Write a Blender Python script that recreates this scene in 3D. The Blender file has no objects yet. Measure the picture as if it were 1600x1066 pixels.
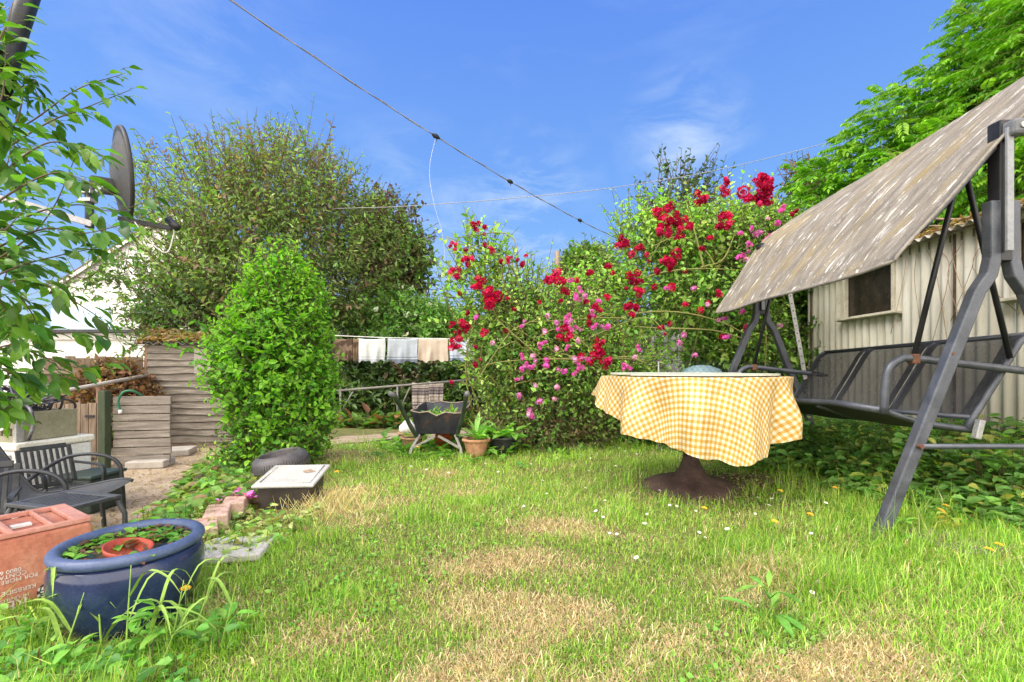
import bpy, math, random
import numpy as np
from mathutils import Vector, Matrix

S = bpy.context.scene
COL = S.collection
R = math.radians
random.seed(7)
F, CX, YH, H = 700.0, 800.0, 578.0, 0.78      # focal length in photo pixels, principal column, horizon row, eye height

# ------------------------------------------------------------------ helpers
def W(px, py, d):
    return Vector(((px - CX) / F * d, d, H + (YH - py) / F * d))

def sstep(a, b, x):
    t = np.clip((x - a) / (b - a), 0, 1)
    return t * t * (3 - 2 * t)

EDGE_Y = [-5, 1.0, 1.85, 2.1, 2.7, 3.4, 4.3, 5.5, 8, 200]
EDGE_X = [-2.6, -2.35, -2.2, -1.62, -1.62, -2.3, -2.42, -2.5, -3.0, -3.0]
PATIO = -0.45
def ground(x, y):
    x = np.asarray(x, float); y = np.asarray(y, float)
    ex = np.interp(y, EDGE_Y, EDGE_X)
    z = -0.05 * np.clip(y - 5, 0, 6)
    z = z + 0.012 * np.sin(x * 2.1 + 1.3 * y) + 0.010 * np.sin(3.3 * y - 1.1 * x)
    b = sstep(0, 0.5, ex - x)
    lo = PATIO - 0.012
    zz = z * (1 - b) + lo * b
    return zz
def gz(x, y): return float(ground(x, y))
def gp(px, py):
    d = 0.9
    while d < 40:
        p = W(px, py, d)
        if p.z <= gz(p.x, p.y): return Vector((p.x, p.y, gz(p.x, p.y)))
        d += 0.01
    return W(px, py, 40)

ORG = {}
def link(o, parent=None):
    COL.objects.link(o)
    if parent is not None: o.parent = parent
    return o
def tag(o, label, cat, group=None, kind=None):
    if label: o['label'] = label
    if cat: o['category'] = cat
    if group: o['group'] = group
    if kind: o['kind'] = kind
    return o
def thing(name, label, cat, loc, group=None):
    o = bpy.data.objects.new(name, None)
    o.empty_display_size = 0.1
    link(o); o.location = loc; ORG[o.name] = Vector(loc)
    return tag(o, label, cat, group)

def finish(name, me, mat, parent, org, smooth):
    if mat is not None:
        for m in (mat if isinstance(mat, (list, tuple)) else [mat]): me.materials.append(m)
    if smooth: me.polygons.foreach_set('use_smooth', np.ones(len(me.polygons), bool))
    o = bpy.data.objects.new(name, me)
    link(o, parent)
    if parent is None: o.location = org
    ORG[o.name] = Vector(org)
    return o

def npmesh(name, V, Fc, mat, parent=None, col=None, smooth=False, uv=None, org=None):
    V = np.asarray(V, np.float32).reshape(-1, 3); Fc = np.asarray(Fc, np.int32)
    if org is None:
        if parent is not None: org = ORG[parent.name]
        else:
            mn, mx = V.min(0), V.max(0); org = Vector(((mn[0] + mx[0]) / 2, (mn[1] + mx[1]) / 2, mn[2]))
    V = V - np.array(org, np.float32)
    me = bpy.data.meshes.new(name)
    n, k = Fc.shape
    me.vertices.add(len(V)); me.vertices.foreach_set('co', V.ravel())
    me.loops.add(n * k); me.loops.foreach_set('vertex_index', Fc.ravel())
    me.polygons.add(n); me.polygons.foreach_set('loop_start', np.arange(n, dtype=np.int32) * k)
    me.update(calc_edges=True)
    if col is not None:
        a = me.color_attributes.new('Col', 'FLOAT_COLOR', 'POINT')
        c = np.ones((len(V), 4), np.float32); c[:, :3] = col
        a.data.foreach_set('color', c.ravel())
    if uv is not None:
        u = me.uv_layers.new(name='UVMap')
        u.data.foreach_set('uv', np.asarray(uv, np.float32)[Fc.ravel()].ravel())
    me.validate()
    return finish(name, me, mat, parent, org, smooth)

class MB:
    def __init__(s): s.v = []; s.f = []; s.uv = None
    def add(s, vs, fs):
        b = len(s.v); s.v += [Vector(v) for v in vs]; s.f += [tuple(b + i for i in f) for f in fs]
    def box(s, c, size, rot=None, taper=1.0):
        c = Vector(c); x, y, z = [q / 2 for q in size]
        pts = [Vector((sx * x * (taper if sz > 0 else 1), sy * y * (taper if sz > 0 else 1), sz * z)) for sz in (-1, 1) for sy in (-1, 1) for sx in (-1, 1)]
        if rot is not None: pts = [rot @ p for p in pts]
        s.add([c + p for p in pts], [(0, 2, 3, 1), (4, 5, 7, 6), (0, 1, 5, 4), (2, 6, 7, 3), (0, 4, 6, 2), (1, 3, 7, 5)])
        return s
    def bar(s, path, w, h, up=(0, 1, 0)):
        # rectangular section swept along a path; w along 'up' axis, h across
        path = [Vector(p) for p in path]; up = Vector(up).normalized(); rings = []
        for i, p in enumerate(path):
            a = path[max(i - 1, 0)]; b = path[min(i + 1, len(path) - 1)]
            t = (b - a).normalized(); side = t.cross(up).normalized(); u = side.cross(t).normalized()
            rings.append([p + side * (sx * h / 2) + u * (sy * w / 2) for sx, sy in ((-1, -1), (1, -1), (1, 1), (-1, 1))])
        vs = [q for r in rings for q in r]; fs = []
        for i in range(len(path) - 1):
            for k in range(4):
                fs.append((i * 4 + k, i * 4 + (k + 1) % 4, i * 4 + 4 + (k + 1) % 4, i * 4 + 4 + k))
        e = (len(path) - 1) * 4
        fs += [(3, 2, 1, 0), (e, e + 1, e + 2, e + 3)]
        s.add(vs, fs); return s
    def tube(s, path, r, n=8, closed=False):
        path = [Vector(p) for p in path]; m = len(path)
        rr = r if isinstance(r, (list, tuple)) else [r] * m
        prev = None; vs = []
        for i, p in enumerate(path):
            a = path[i - 1] if (i > 0 or closed) else path[0]; b = path[(i + 1) % m] if (i < m - 1 or closed) else path[-1]
            t = (b - a).normalized() if (b - a).length > 1e-9 else Vector((0, 0, 1))
            if prev is None:
                ref = Vector((0, 0, 1)) if abs(t.z) < .9 else Vector((1, 0, 0)); x = t.cross(ref).normalized()
            else: x = (prev - t * prev.dot(t)).normalized()
            prev = x; y = t.cross(x)
            for k in range(n):
                an = 2 * math.pi * k / n; vs.append(p + (x * math.cos(an) + y * math.sin(an)) * rr[i])
        fs = []
        for i in range(m if closed else m - 1):
            j = (i + 1) % m
            for k in range(n): fs.append((i * n + k, i * n + (k + 1) % n, j * n + (k + 1) % n, j * n + k))
        if not closed: fs += [tuple(range(n - 1, -1, -1)), tuple((m - 1) * n + k for k in range(n))]
        s.add(vs, fs); return s
    def lathe(s, prof, c, n=32, rot=None, sx=1, sy=1):
        c = Vector(c); vs = []
        for r_, z in prof:
            for k in range(n):
                a = 2 * math.pi * k / n; p = Vector((r_ * math.cos(a) * sx, r_ * math.sin(a) * sy, z))
                vs.append(c + (rot @ p if rot is not None else p))
        fs = []
        for i in range(len(prof) - 1):
            for k in range(n): fs.append((i * n + k, i * n + (k + 1) % n, (i + 1) * n + (k + 1) % n, (i + 1) * n + k))
        fs += [tuple(range(n - 1, -1, -1)), tuple((len(prof) - 1) * n + k for k in range(n))]
        s.add(vs, fs); return s
    def jitter(s, amt, seed=0):
        rnd = random.Random(seed)
        for v in s.v: v += Vector((rnd.uniform(-1, 1), rnd.uniform(-1, 1), rnd.uniform(-1, 1))) * amt
        return s
    def build(s, name, mat, parent=None, smooth=False, bevel=0, org=None, segs=2):
        if org is None:
            if parent is not None: org = ORG[parent.name]
            else:
                mn = [min(v[i] for v in s.v) for i in range(3)]; mx = [max(v[i] for v in s.v) for i in range(3)]
                org = Vector(((mn[0] + mx[0]) / 2, (mn[1] + mx[1]) / 2, mn[2]))
        me = bpy.data.meshes.new(name)
        me.from_pydata([v - Vector(org) for v in s.v], [], s.f); me.validate(); me.update()
        o = finish(name, me, mat, parent, org, smooth)
        if bevel:
            b = o.modifiers.new('bevel', 'BEVEL'); b.width = bevel; b.segments = segs; b.limit_method = 'ANGLE'; b.angle_limit = R(40)
        return o

def bez(pts, n=24):
    """smooth curve through points (Catmull-Rom)"""
    pts = [Vector(p) for p in pts]; q = [pts[0] * 2 - pts[1]] + pts + [pts[-1] * 2 - pts[-2]]; out = []
    seg = len(pts) - 1
    for i in range(n + 1):
        t = i / n * seg; k = min(int(t), seg - 1); u = t - k
        a, b, c, d = q[k:k + 4]
        out.append(0.5 * ((2 * b) + (c - a) * u + (2 * a - 5 * b + 4 * c - d) * u * u + (3 * b - a - 3 * c + d) * u ** 3))
    return out

# ------------------------------------------------------------------ materials
def nodes(name):
    m = bpy.data.materials.new(name); m.use_nodes = True
    nt = m.node_tree; nt.nodes.clear()
    out = nt.nodes.new('ShaderNodeOutputMaterial')
    return m, nt, out
def ramp(nt, stops, fac):
    r = nt.nodes.new('ShaderNodeValToRGB'); e = r.color_ramp.elements
    while len(e) < len(stops): e.new(0.5)
    for k, (p, c) in enumerate(stops):
        e[k].position = p; e[k].color = (*c, 1) if len(c) == 3 else c
    nt.links.new(fac, r.inputs[0]); return r.outputs[0]
def noise(nt, scale, detail=4, rough=.6, vec=None, dist=0):
    n = nt.nodes.new('ShaderNodeTexNoise'); n.inputs['Scale'].default_value = scale; n.inputs['Detail'].default_value = detail
    n.inputs['Roughness'].default_value = rough; n.inputs['Distortion'].default_value = dist
    if vec is not None: nt.links.new(vec, n.inputs['Vector'])
    return n.outputs[0]
def coords(nt, which='Object', scale=(1, 1, 1), rot=(0, 0, 0)):
    t = nt.nodes.new('ShaderNodeTexCoord'); mp = nt.nodes.new('ShaderNodeMapping')
    mp.inputs['Scale'].default_value = scale; mp.inputs['Rotation'].default_value = rot
    nt.links.new(t.outputs[which], mp.inputs[0]); return mp.outputs[0]
def mixc(nt, a, b, fac, mode='MIX'):
    m = nt.nodes.new('ShaderNodeMix'); m.data_type = 'RGBA'; m.blend_type = mode
    for sock, v in ((m.inputs[0], fac), (m.inputs[6], a), (m.inputs[7], b)):
        if isinstance(v, (int, float)): sock.default_value = v
        elif isinstance(v, tuple): sock.default_value = (*v, 1)
        else: nt.links.new(v, sock)
    return m.outputs[2]
def bump(nt, h, strength, dist=.01):
    b = nt.nodes.new('ShaderNodeBump'); b.inputs['Strength'].default_value = strength; b.inputs['Distance'].default_value = dist
    nt.links.new(h, b.inputs['Height']); return b.outputs[0]
def pbr(nt, out, col, rough=.7, metal=0, normal=None, spec=.4):
    p = nt.nodes.new('ShaderNodeBsdfPrincipled')
    if isinstance(col, tuple): p.inputs['Base Color'].default_value = (*col, 1)
    else: nt.links.new(col, p.inputs['Base Color'])
    if isinstance(rough, (int, float)): p.inputs['Roughness'].default_value = rough
    else: nt.links.new(rough, p.inputs['Roughness'])
    p.inputs['Metallic'].default_value = metal; p.inputs['Specular IOR Level'].default_value = spec
    if normal is not None: nt.links.new(normal, p.inputs['Normal'])
    nt.links.new(p.outputs[0], out.inputs[0]); return p

def M(name, c1, c2, scale=6, rough=.7, metal=0, bumpv=.2, stretch=(1, 1, 1), c3=None, fine=60, spec=.4, bd=.004, rot=(0, 0, 0)):
    m, nt, out = nodes(name)
    v = coords(nt, 'Object', stretch, rot)
    n1 = noise(nt, scale, 6, .65, v)
    st = [(.3, c1), (.68, c2)] if c3 is None else [(.3, c1), (.55, c2), (.75, c3)]
    c = ramp(nt, st, n1)
    n2 = noise(nt, fine, 3, .6, v)
    sh = ramp(nt, [(.25, (.72, .72, .72)), (.7, (1.12, 1.12, 1.12))], n2)
    c = mixc(nt, c, sh, .8, 'MULTIPLY')
    rr = ramp(nt, [(.3, (max(rough - .12, 0),) * 3), (.7, (min(rough + .12, 1),) * 3)], n1)
    pbr(nt, out, c, rr, metal, bump(nt, n2, bumpv, bd) if bumpv else None, spec)
    return m

def leafmat(name, trans=.35, rough=.45, tint=(1, 1, 1), spec=.35):
    m, nt, out = nodes(name)
    a = nt.nodes.new('ShaderNodeAttribute'); a.attribute_name = 'Col'
    v = coords(nt, 'Object'); n = noise(nt, 40, 3, .6, v)
    sh = ramp(nt, [(.25, (.75 * tint[0], .75 * tint[1], .75 * tint[2])), (.7, (1.15 * tint[0], 1.15 * tint[1], 1.15 * tint[2]))], n)
    c = mixc(nt, a.outputs['Color'], sh, 1.0, 'MULTIPLY')
    p = nt.nodes.new('ShaderNodeBsdfPrincipled'); nt.links.new(c, p.inputs['Base Color'])
    p.inputs['Roughness'].default_value = rough; p.inputs['Specular IOR Level'].default_value = spec
    t = nt.nodes.new('ShaderNodeBsdfTranslucent')
    tc = mixc(nt, c, (1.05, 1.25, .42), 1.0, 'MULTIPLY'); nt.links.new(tc, t.inputs[0])
    mx = nt.nodes.new('ShaderNodeMixShader'); mx.inputs[0].default_value = trans
    nt.links.new(p.outputs[0], mx.inputs[1]); nt.links.new(t.outputs[0], mx.inputs[2]); nt.links.new(mx.outputs[0], out.inputs[0])
    return m

LEAF = leafmat('leaf', .48)
GLOSSY = leafmat('glossy_leaf', .25, .35, spec=.5)
GRASS = leafmat('grass_blade', .35, .5)
PETAL = leafmat('petal', .3, .6, spec=.2)
TWIG = M('twig_bark', (.07, .05, .03), (.16, .11, .07), 12, .85)
BARK = M('bark', (.06, .045, .03), (.17, .13, .09), 8, .9, stretch=(1, 1, .25), bumpv=.6)
CANE = M('rose_cane', (.14, .2, .04), (.26, .22, .07), 5, .6)
DARKMETAL = M('dark_grey_powder_coat', (.05, .055, .068), (.085, .093, .113), 9, .42, .3, .06, c3=(.125, .132, .15), fine=120)
BLACKMETAL = M('black_tube', (.012, .012, .015), (.026, .026, .031), 12, .4, .2, .05)
GALV = M('galvanised_steel', (.3, .3, .3), (.48, .48, .47), 14, .5, .6, .1)
RUST = M('rusty_bolt', (.07, .03, .02), (.2, .09, .05), 40, .9)
TERRA = M('terracotta', (.34, .15, .085), (.52, .27, .16), 14, .85, bumpv=.2, c3=(.6, .4, .28))
BLACKPLASTIC = M('black_plastic', (.016, .016, .02), (.04, .04, .045), 18, .45, bumpv=.05)
SOIL = M('soil', (.05, .032, .02), (.12, .085, .06), 22, .95, bumpv=.9, fine=90, bd=.01)
WHITEWALL = M('white_render', (.68, .67, .64), (.8, .8, .79), 2, .9, bumpv=.1)
OLDWOOD = M('weathered_wood', (.11, .08, .06), (.26, .205, .165), 3, .9, stretch=(1, 1, 9), bumpv=.7, c3=(.38, .31, .26), fine=30)
OLDWOODV = M('weathered_vertical_wood', (.09, .065, .045), (.22, .165, .12), 4, .9, stretch=(7, 7, .7), bumpv=.7, c3=(.33, .27, .21), fine=24)
CONCRETE = M('concrete', (.3, .27, .24), (.45, .42, .38), 7, .9, bumpv=.4)
BRICKM = M('old_brick', (.3, .16, .12), (.5, .34, .28), 16, .92, bumpv=.6, c3=(.55, .46, .4))

# ------------------------------------------------------------------ leaf generators
def unit(a): return a / np.maximum(np.linalg.norm(a, axis=-1, keepdims=True), 1e-9)
def palette(rng, n, cols, wts=None, var=.18):
    cols = np.array(cols, float) * 1.4; wts = None if wts is None else np.array(wts) / np.sum(wts)
    c = cols[rng.choice(len(cols), n, p=wts)]
    return np.clip(c * (1 + rng.normal(0, var, (n, 1))) * (1 + rng.normal(0, .06, (n, 3))), .003, 1)

def leaf_arrays(P, D, N, L, Wd, fold=.18, curve=.2):
    D = unit(D); N = unit(N - D * np.sum(N * D, -1, keepdims=True)); Sd = np.cross(D, N)
    L = L[:, None]; Wd = Wd[:, None]
    def pt(t, w, up): return P + D * L * t + Sd * Wd * w + N * (up * Wd) - N * L * curve * t * t
    v = np.stack([pt(0, 0, 0), pt(.3, .5, fold), pt(.68, .38, fold), pt(1, 0, 0), pt(.68, -.38, fold), pt(.3, -.5, fold)], 1)
    n = len(P); b = np.arange(n)[:, None] * 6
    f = np.concatenate([b + np.array([[0, 3, 2, 1]]), b + np.array([[0, 5, 4, 3]])], 0)
    return v.reshape(-1, 3), f

def fine_leaf_arrays(P, D, N, L, Wd, fold=.22, curve=.3, rng=None):
    D = unit(D); N = unit(N - D * np.sum(N * D, -1, keepdims=True)); Sd = np.cross(D, N)
    rows = [(0, .02), (.12, .45), (.3, .85), (.5, 1.0), (.7, .8), (.87, .42), (1.0, .02)]
    n = len(P); vs = []
    wob = rng.normal(0, .05, (n, 7)) if rng is not None else np.zeros((n, 7))
    for k, (t, w) in enumerate(rows):
        mid = P + D * (L * t)[:, None] - N * (L * curve * t * t)[:, None]
        for sg in (-1, 0, 1):
            vs.append(mid + Sd * (Wd * .5 * w * sg)[:, None] + N * (abs(sg) * w * Wd * (fold + wob[:, k] * sg))[:, None])
    v = np.stack(vs, 1); b = np.arange(n)[:, None] * 21; f = []
    for k in range(6):
        for j in range(2):
            a = k * 3 + j; f.append(b + np.array([[a, a + 1, a + 4, a + 3]]))
    return v.reshape(-1, 3), np.concatenate(f, 0)

def lumps(d, seed, freq=2.2, n=7):
    r = np.random.default_rng(seed); k = r.normal(0, freq, (n, 3)); ph = r.uniform(0, 6.28, n)
    return np.sin(d @ k.T + ph).sum(1) / n * 1.6

def ribbon_arrays(A, B, w):
    """thin crossed strips from A to B"""
    D = unit(B - A); ref = np.where(np.abs(D[:, 2:3]) < .9, np.array([[0, 0, 1.]]), np.array([[1., 0, 0]]))
    X = unit(np.cross(D, ref)); Y = np.cross(D, X); w = np.asarray(w).reshape(-1, 1)
    a = 2 * math.pi / 3; vs = []
    for k in range(3):
        o = X * math.cos(a * k) + Y * math.sin(a * k); vs += [A + o * w, B + o * w * .5]
    v = np.stack(vs, 1); b = np.arange(len(A))[:, None] * 6
    f = np.concatenate([b + np.array([[2 * k, 2 * ((k + 1) % 3), 2 * ((k + 1) % 3) + 1, 2 * k + 1]]) for k in range(3)], 0)
    return v.reshape(-1, 3), f

def crown_data(c, rad, ntw, nl, L, seed, cols, wts=None, shell=(.55, 1.0), lump=.22, freq=2.2, up=.35, tl=.35, aspect=.45, updir=.6, droop=0., rnd=.55, zmin=None, lfvar=.25, tipcol=None, squash=0):
    g = np.random.default_rng(seed)
    d = unit(g.normal(0, 1, (ntw, 3)))
    rr = g.uniform(shell[0] ** 2, shell[1] ** 2, ntw) ** .5
    lf = 1 + lump * lumps(d, seed + 1, freq)
    if squash: # boxier outline for clipped bushes
        m = np.max(np.abs(d), 1); lf = lf * (1 - squash + squash / np.maximum(m, .6) * .85)
    p = np.array(c) + d * np.array(rad) * (rr * lf)[:, None]
    if zmin is not None:
        k = p[:, 2] > zmin; p, d, rr = p[k], d[k], rr[k]; ntw = len(p)
    td = unit(d * .7 + np.array([0, 0, up]) + g.normal(0, rnd * .7, (ntw, 3)))
    ln = tl * g.uniform(.5, 1.25, ntw)
    A = p - td * (ln * .3)[:, None]; B = p + td * (ln * .7)[:, None]
    t = np.tile((np.arange(nl) + .6) / nl, ntw); T = np.repeat(np.arange(ntw), nl)
    t = np.clip(t + g.normal(0, .05, len(t)), 0, 1.02)
    P = A[T] + (B - A)[T] * t[:, None]
    rp = g.normal(0, 1, (len(T), 3)); tdT = td[T]
    rp = unit(rp - tdT * np.sum(rp * tdT, -1, keepdims=True))
    D = unit(tdT * .45 + rp * .9 + np.array([0, 0, .15 - droop]))
    N = unit(np.array([0, 0, updir]) + d[T] * .35 + g.normal(0, rnd, (len(T), 3)))
    Ls = L * np.clip(g.normal(1, lfvar, len(T)), .45, 1.7) * (1 - .35 * (t > .85))
    tc = palette(g, ntw, cols, wts)
    cc = tc[T] * (1 + g.normal(0, .16, (len(T), 1)))
    if tipcol is not None:
        q = (t > .6) & (rr[T] > .85); cc[q] = cc[q] * .35 + np.array(tipcol) * .65 * (1 + g.normal(0, .12, (q.sum(), 1)))
    cc = np.clip(cc, .003, 1)
    v, f = leaf_arrays(P, D, N, Ls, Ls * aspect)
    return v, f, np.repeat(cc, 6, 0), A, B

def merge(parts):
    vs, fs, cs, off = [], [], [], 0
    for v, f, c in parts:
        vs.append(v); fs.append(f + off); cs.append(c); off += len(v)
    return np.concatenate(vs), np.concatenate(fs), np.concatenate(cs)

def plant(name, label, cat, base, crowns, trunk=None, group=None, mat=LEAF, twigs=True, foliage='foliage', twigw=.005, stemmat=BARK):
    """a tree or bush: foliage mesh, fine branches and trunk as parts"""
    t = thing(name, label, cat, base, group)
    ds = [crown_data(**c) for c in crowns]
    v, f, c = merge([d[:3] for d in ds])
    npmesh(foliage, v, f, mat, t, c)
    if twigs:
        A = np.concatenate([d[3] for d in ds]); B = np.concatenate([d[4] for d in ds])
        v, f = ribbon_arrays(A, B, np.full(len(A), twigw))
        npmesh('branches', v, f, TWIG, t)
    if trunk:
        mb = MB()
        for path, r0, r1 in trunk:
            pts = bez(path, 10); mb.tube(pts, [r0 + (r1 - r0) * i / 10 for i in range(11)], 8)
        mb.build('trunk', stemmat, t, True)
    return t

# ------------------------------------------------------------------ camera, light, world
cam = bpy.data.cameras.new('camera'); co = bpy.data.objects.new('camera', cam); COL.objects.link(co)
co.location = (0, 0, H); co.rotation_euler = (R(90), 0, 0)
cam.sensor_width = 36; cam.lens = 36 * F / 1600; cam.shift_y = 45 / 1600; cam.clip_start = .05; cam.clip_end = 600
S.camera = co
S.view_settings.view_transform = 'Standard'; S.view_settings.look = 'None'; S.view_settings.exposure = 0

sun_vec = Vector((-.75, -.30, 1.05)).normalized()
sl = bpy.data.lights.new('sun', 'SUN'); so = bpy.data.objects.new('sun', sl); COL.objects.link(so)
sl.energy = 3.7; sl.angle = R(34); sl.color = (1, .955, .87)
so.rotation_euler = sun_vec.to_track_quat('Z', 'Y').to_euler(); so.location = (-6, -6, 12)

w = bpy.data.worlds.new('World'); S.world = w; w.use_nodes = True
nt = w.node_tree; nt.nodes.clear()
wo = nt.nodes.new('ShaderNodeOutputWorld'); bg = nt.nodes.new('ShaderNodeBackground')
sky = nt.nodes.new('ShaderNodeTexSky'); sky.sky_type = 'NISHITA'; sky.sun_disc = False
sky.sun_elevation = math.asin(sun_vec.z); sky.sun_rotation = math.atan2(sun_vec.x, sun_vec.y)
sky.air_density = 1.0; sky.dust_density = .4; sky.ozone_density = 2.0
tc = nt.nodes.new('ShaderNodeTexCoord'); mp = nt.nodes.new('ShaderNodeMapping')
mp.inputs['Scale'].default_value = (1.0, 1.0, 2.6); mp.inputs['Rotation'].default_value = (0, R(25), R(20))
nt.links.new(tc.outputs['Generated'], mp.inputs[0])
n = noise(nt, 2.3, 7, .62, mp.outputs[0], .35)
cf = ramp(nt, [(.57, (0, 0, 0)), (.9, (.18, .18, .18))], n)
hs = nt.nodes.new('ShaderNodeHueSaturation'); hs.inputs['Hue'].default_value = .518; hs.inputs['Saturation'].default_value = 1.06; hs.inputs['Value'].default_value = 1.0
nt.links.new(sky.outputs[0], hs.inputs['Color'])
tint = mixc(nt, hs.outputs[0], (1.05, 1.0, 1.32), 1.0, 'MULTIPLY')
sz = nt.nodes.new('ShaderNodeSeparateXYZ'); nt.links.new(tc.outputs['Generated'], sz.inputs[0])
gr = ramp(nt, [(.0, (.66, .84, 1.0)), (.12, (.42, .68, 1.0)), (.3, (.23, .52, 1.05)), (.65, (.135, .335, 1.0)), (1.0, (.09, .26, .9))], sz.outputs[2])
gr = mixc(nt, gr, (7.7, 7.7, 7.7), 1.0, 'MULTIPLY')
skyc = mixc(nt, tint, gr, .8)
def wisp(px, py, rad, amt):
    d = W(px, py, 1) - Vector((0, 0, H)); d.normalize()
    vd = nt.nodes.new('ShaderNodeVectorMath'); vd.operation = 'DISTANCE'; nt.links.new(tc.outputs['Generated'], vd.inputs[0]); vd.inputs[1].default_value = d
    near = ramp(nt, [(0, (1, 1, 1)), (rad, (0, 0, 0))], vd.outputs['Value'])
    mu = nt.nodes.new('ShaderNodeMath'); mu.operation = 'MULTIPLY'; nt.links.new(near, mu.inputs[0]); nt.links.new(ramp(nt, [(.42, (0, 0, 0)), (.72, (amt, amt, amt))], noise(nt, 5.5, 6, .62, mp.outputs[0], .6)), mu.inputs[1])
    return mu.outputs[0]
skyc = mixc(nt, skyc, (5.6, 6.9, 8.2), cf)
for args in ((1070, 215, .14, .7), (835, 300, .16, .5), (810, 395, .2, .65), (330, 70, .26, .25), (640, 330, .2, .45)):
    skyc = mixc(nt, skyc, (6.6, 7.6, 8.6), wisp(*args))
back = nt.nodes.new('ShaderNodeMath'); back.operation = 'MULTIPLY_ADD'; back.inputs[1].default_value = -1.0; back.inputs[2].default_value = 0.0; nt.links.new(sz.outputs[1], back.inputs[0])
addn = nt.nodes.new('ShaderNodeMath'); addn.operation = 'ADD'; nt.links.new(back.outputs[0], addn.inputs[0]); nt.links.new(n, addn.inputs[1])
back_fill_f = ramp(nt, [(.5, (0, 0, 0)), (.8, (.95, .95, .95))], addn.outputs[0])
skyc = mixc(nt, skyc, (33.0, 30.5, 27.0), back_fill_f)  # unseen bright clouds behind the camera, added as neutral fill light
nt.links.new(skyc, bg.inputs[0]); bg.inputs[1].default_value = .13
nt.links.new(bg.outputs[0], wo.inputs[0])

# ------------------------------------------------------------------ GROUND
def axis_pts(a, b, fine, far, steps):
    core = np.arange(a, b + 1e-6, fine)
    ext = np.geomspace(1, far, steps)
    return np.concatenate([a - ext[::-1], core, b + ext])
gx = axis_pts(-6, 6, .1, 250, 14); gy = axis_pts(-2, 11, .1, 250, 14)
X, Y = np.meshgrid(gx, gy); Z = ground(X, Y)
V = np.stack([X, Y, Z], -1).reshape(-1, 3); nx, ny = len(gx), len(gy)
I = np.arange(nx * ny).reshape(ny, nx)
Fq = np.stack([I[:-1, :-1], I[:-1, 1:], I[1:, 1:], I[1:, :-1]], -1).reshape(-1, 4)

DRY = [(.1, 1.3, .55, .26, 1.0), (.1, 1.05, .5, .2, .8), (-.5, 1.3, .25, .15, .55), (.25, 1.28, .42, .25, .95), (-.15, 1.5, .3, .12, .7), (.05, 1.78, .4, .16, .75), (-.75, 2.4, .5, .3, .55), (.1, 2.2, .35, .16, .6), (.9, 1.25, .2, .15, .6), (-.25, 2.9, .3, .25, .5), (-1.2, 2.75, .35, .3, .75), (-.55, 3.4, .4, .3, .35), (.75, 1.6, .35, .2, .5), (-.6, 1.5, .3, .2, .35), (.6, 1.2, .4, .25, .7), (-1.55, 4.0, .3, .5, .5)]
def dryness(x, y):
    d = np.zeros_like(x)
    for cx, cy, rx, ry, a in DRY: d = np.maximum(d, .78 * a * np.exp(-(((x - cx) / rx) ** 2 + ((y - cy) / ry) ** 2)))
    q = np.stack([x * 1.0, y * 1.0, 0 * x], -1).reshape(-1, 3)
    nn = lumps(q, 5, 2.6).reshape(x.shape) * .24 + lumps(q, 9, 7.5).reshape(x.shape) * .36 + lumps(q, 19, 18).reshape(x.shape) * .34
    return np.clip(d + nn * (.5 + d) + .14, 0, 1)
def rightlim(y): return np.interp(y, [0, 1.5, 2.0, 3.0, 4.0, 4.6, 5.2], [3.2, 2.75, 2.25, 1.8, 1.5, 1.3, .9])
def soilmask(x, y):
    a = np.exp(-(((x - 1.62) / .42) ** 2 + ((y - 3.05) / .3) ** 2)) * 1.3
    b = sstep(0, .35, x - rightlim(y))
    cc = np.exp(-(((x - 1.19) / .46) ** 2 + ((y - 2.95) / .3) ** 2)) * 1.2
    return np.clip(np.maximum(np.maximum(a, b), cc), 0, 1)
fx, fy = V[:, 0], V[:, 1]
dr = dryness(fx, fy); sm = soilmask(fx, fy)
gcol = np.array([.13, .15, .04]) * (1 - dr[:, None]) + np.array([.26, .19, .10]) * dr[:, None]
gcol = gcol * (1 - sm[:, None]) + np.array([.13, .095, .07]) * sm[:, None]
bank = sstep(0, .3, np.interp(fy, EDGE_Y, EDGE_X) - fx)
gcol = gcol * (1 - bank[:, None]) + np.array([.12, .09, .055]) * bank[:, None]
m, nt2, out = nodes('ground_soil_and_turf')
a = nt2.nodes.new('ShaderNodeAttribute'); a.attribute_name = 'Col'
vv = coords(nt2); n1 = noise(nt2, 55, 6, .7, vv); n2 = noise(nt2, 7, 5, .6, vv)
c = mixc(nt2, a.outputs['Color'], ramp(nt2, [(.3, (.45, .42, .38)), (.7, (1.35, 1.3, 1.2))], n1), 1.0, 'MULTIPLY')
c = mixc(nt2, c, ramp(nt2, [(.35, (.75, .75, .75)), (.65, (1.2, 1.15, 1.1))], n2), 1.0, 'MULTIPLY')
pbr(nt2, out, c, .95, 0, bump(nt2, n1, .9, .012))
g = npmesh('ground', V, Fq, m, None, gcol, True, org=Vector((0, 0, 0))); g['kind'] = 'structure'

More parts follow.
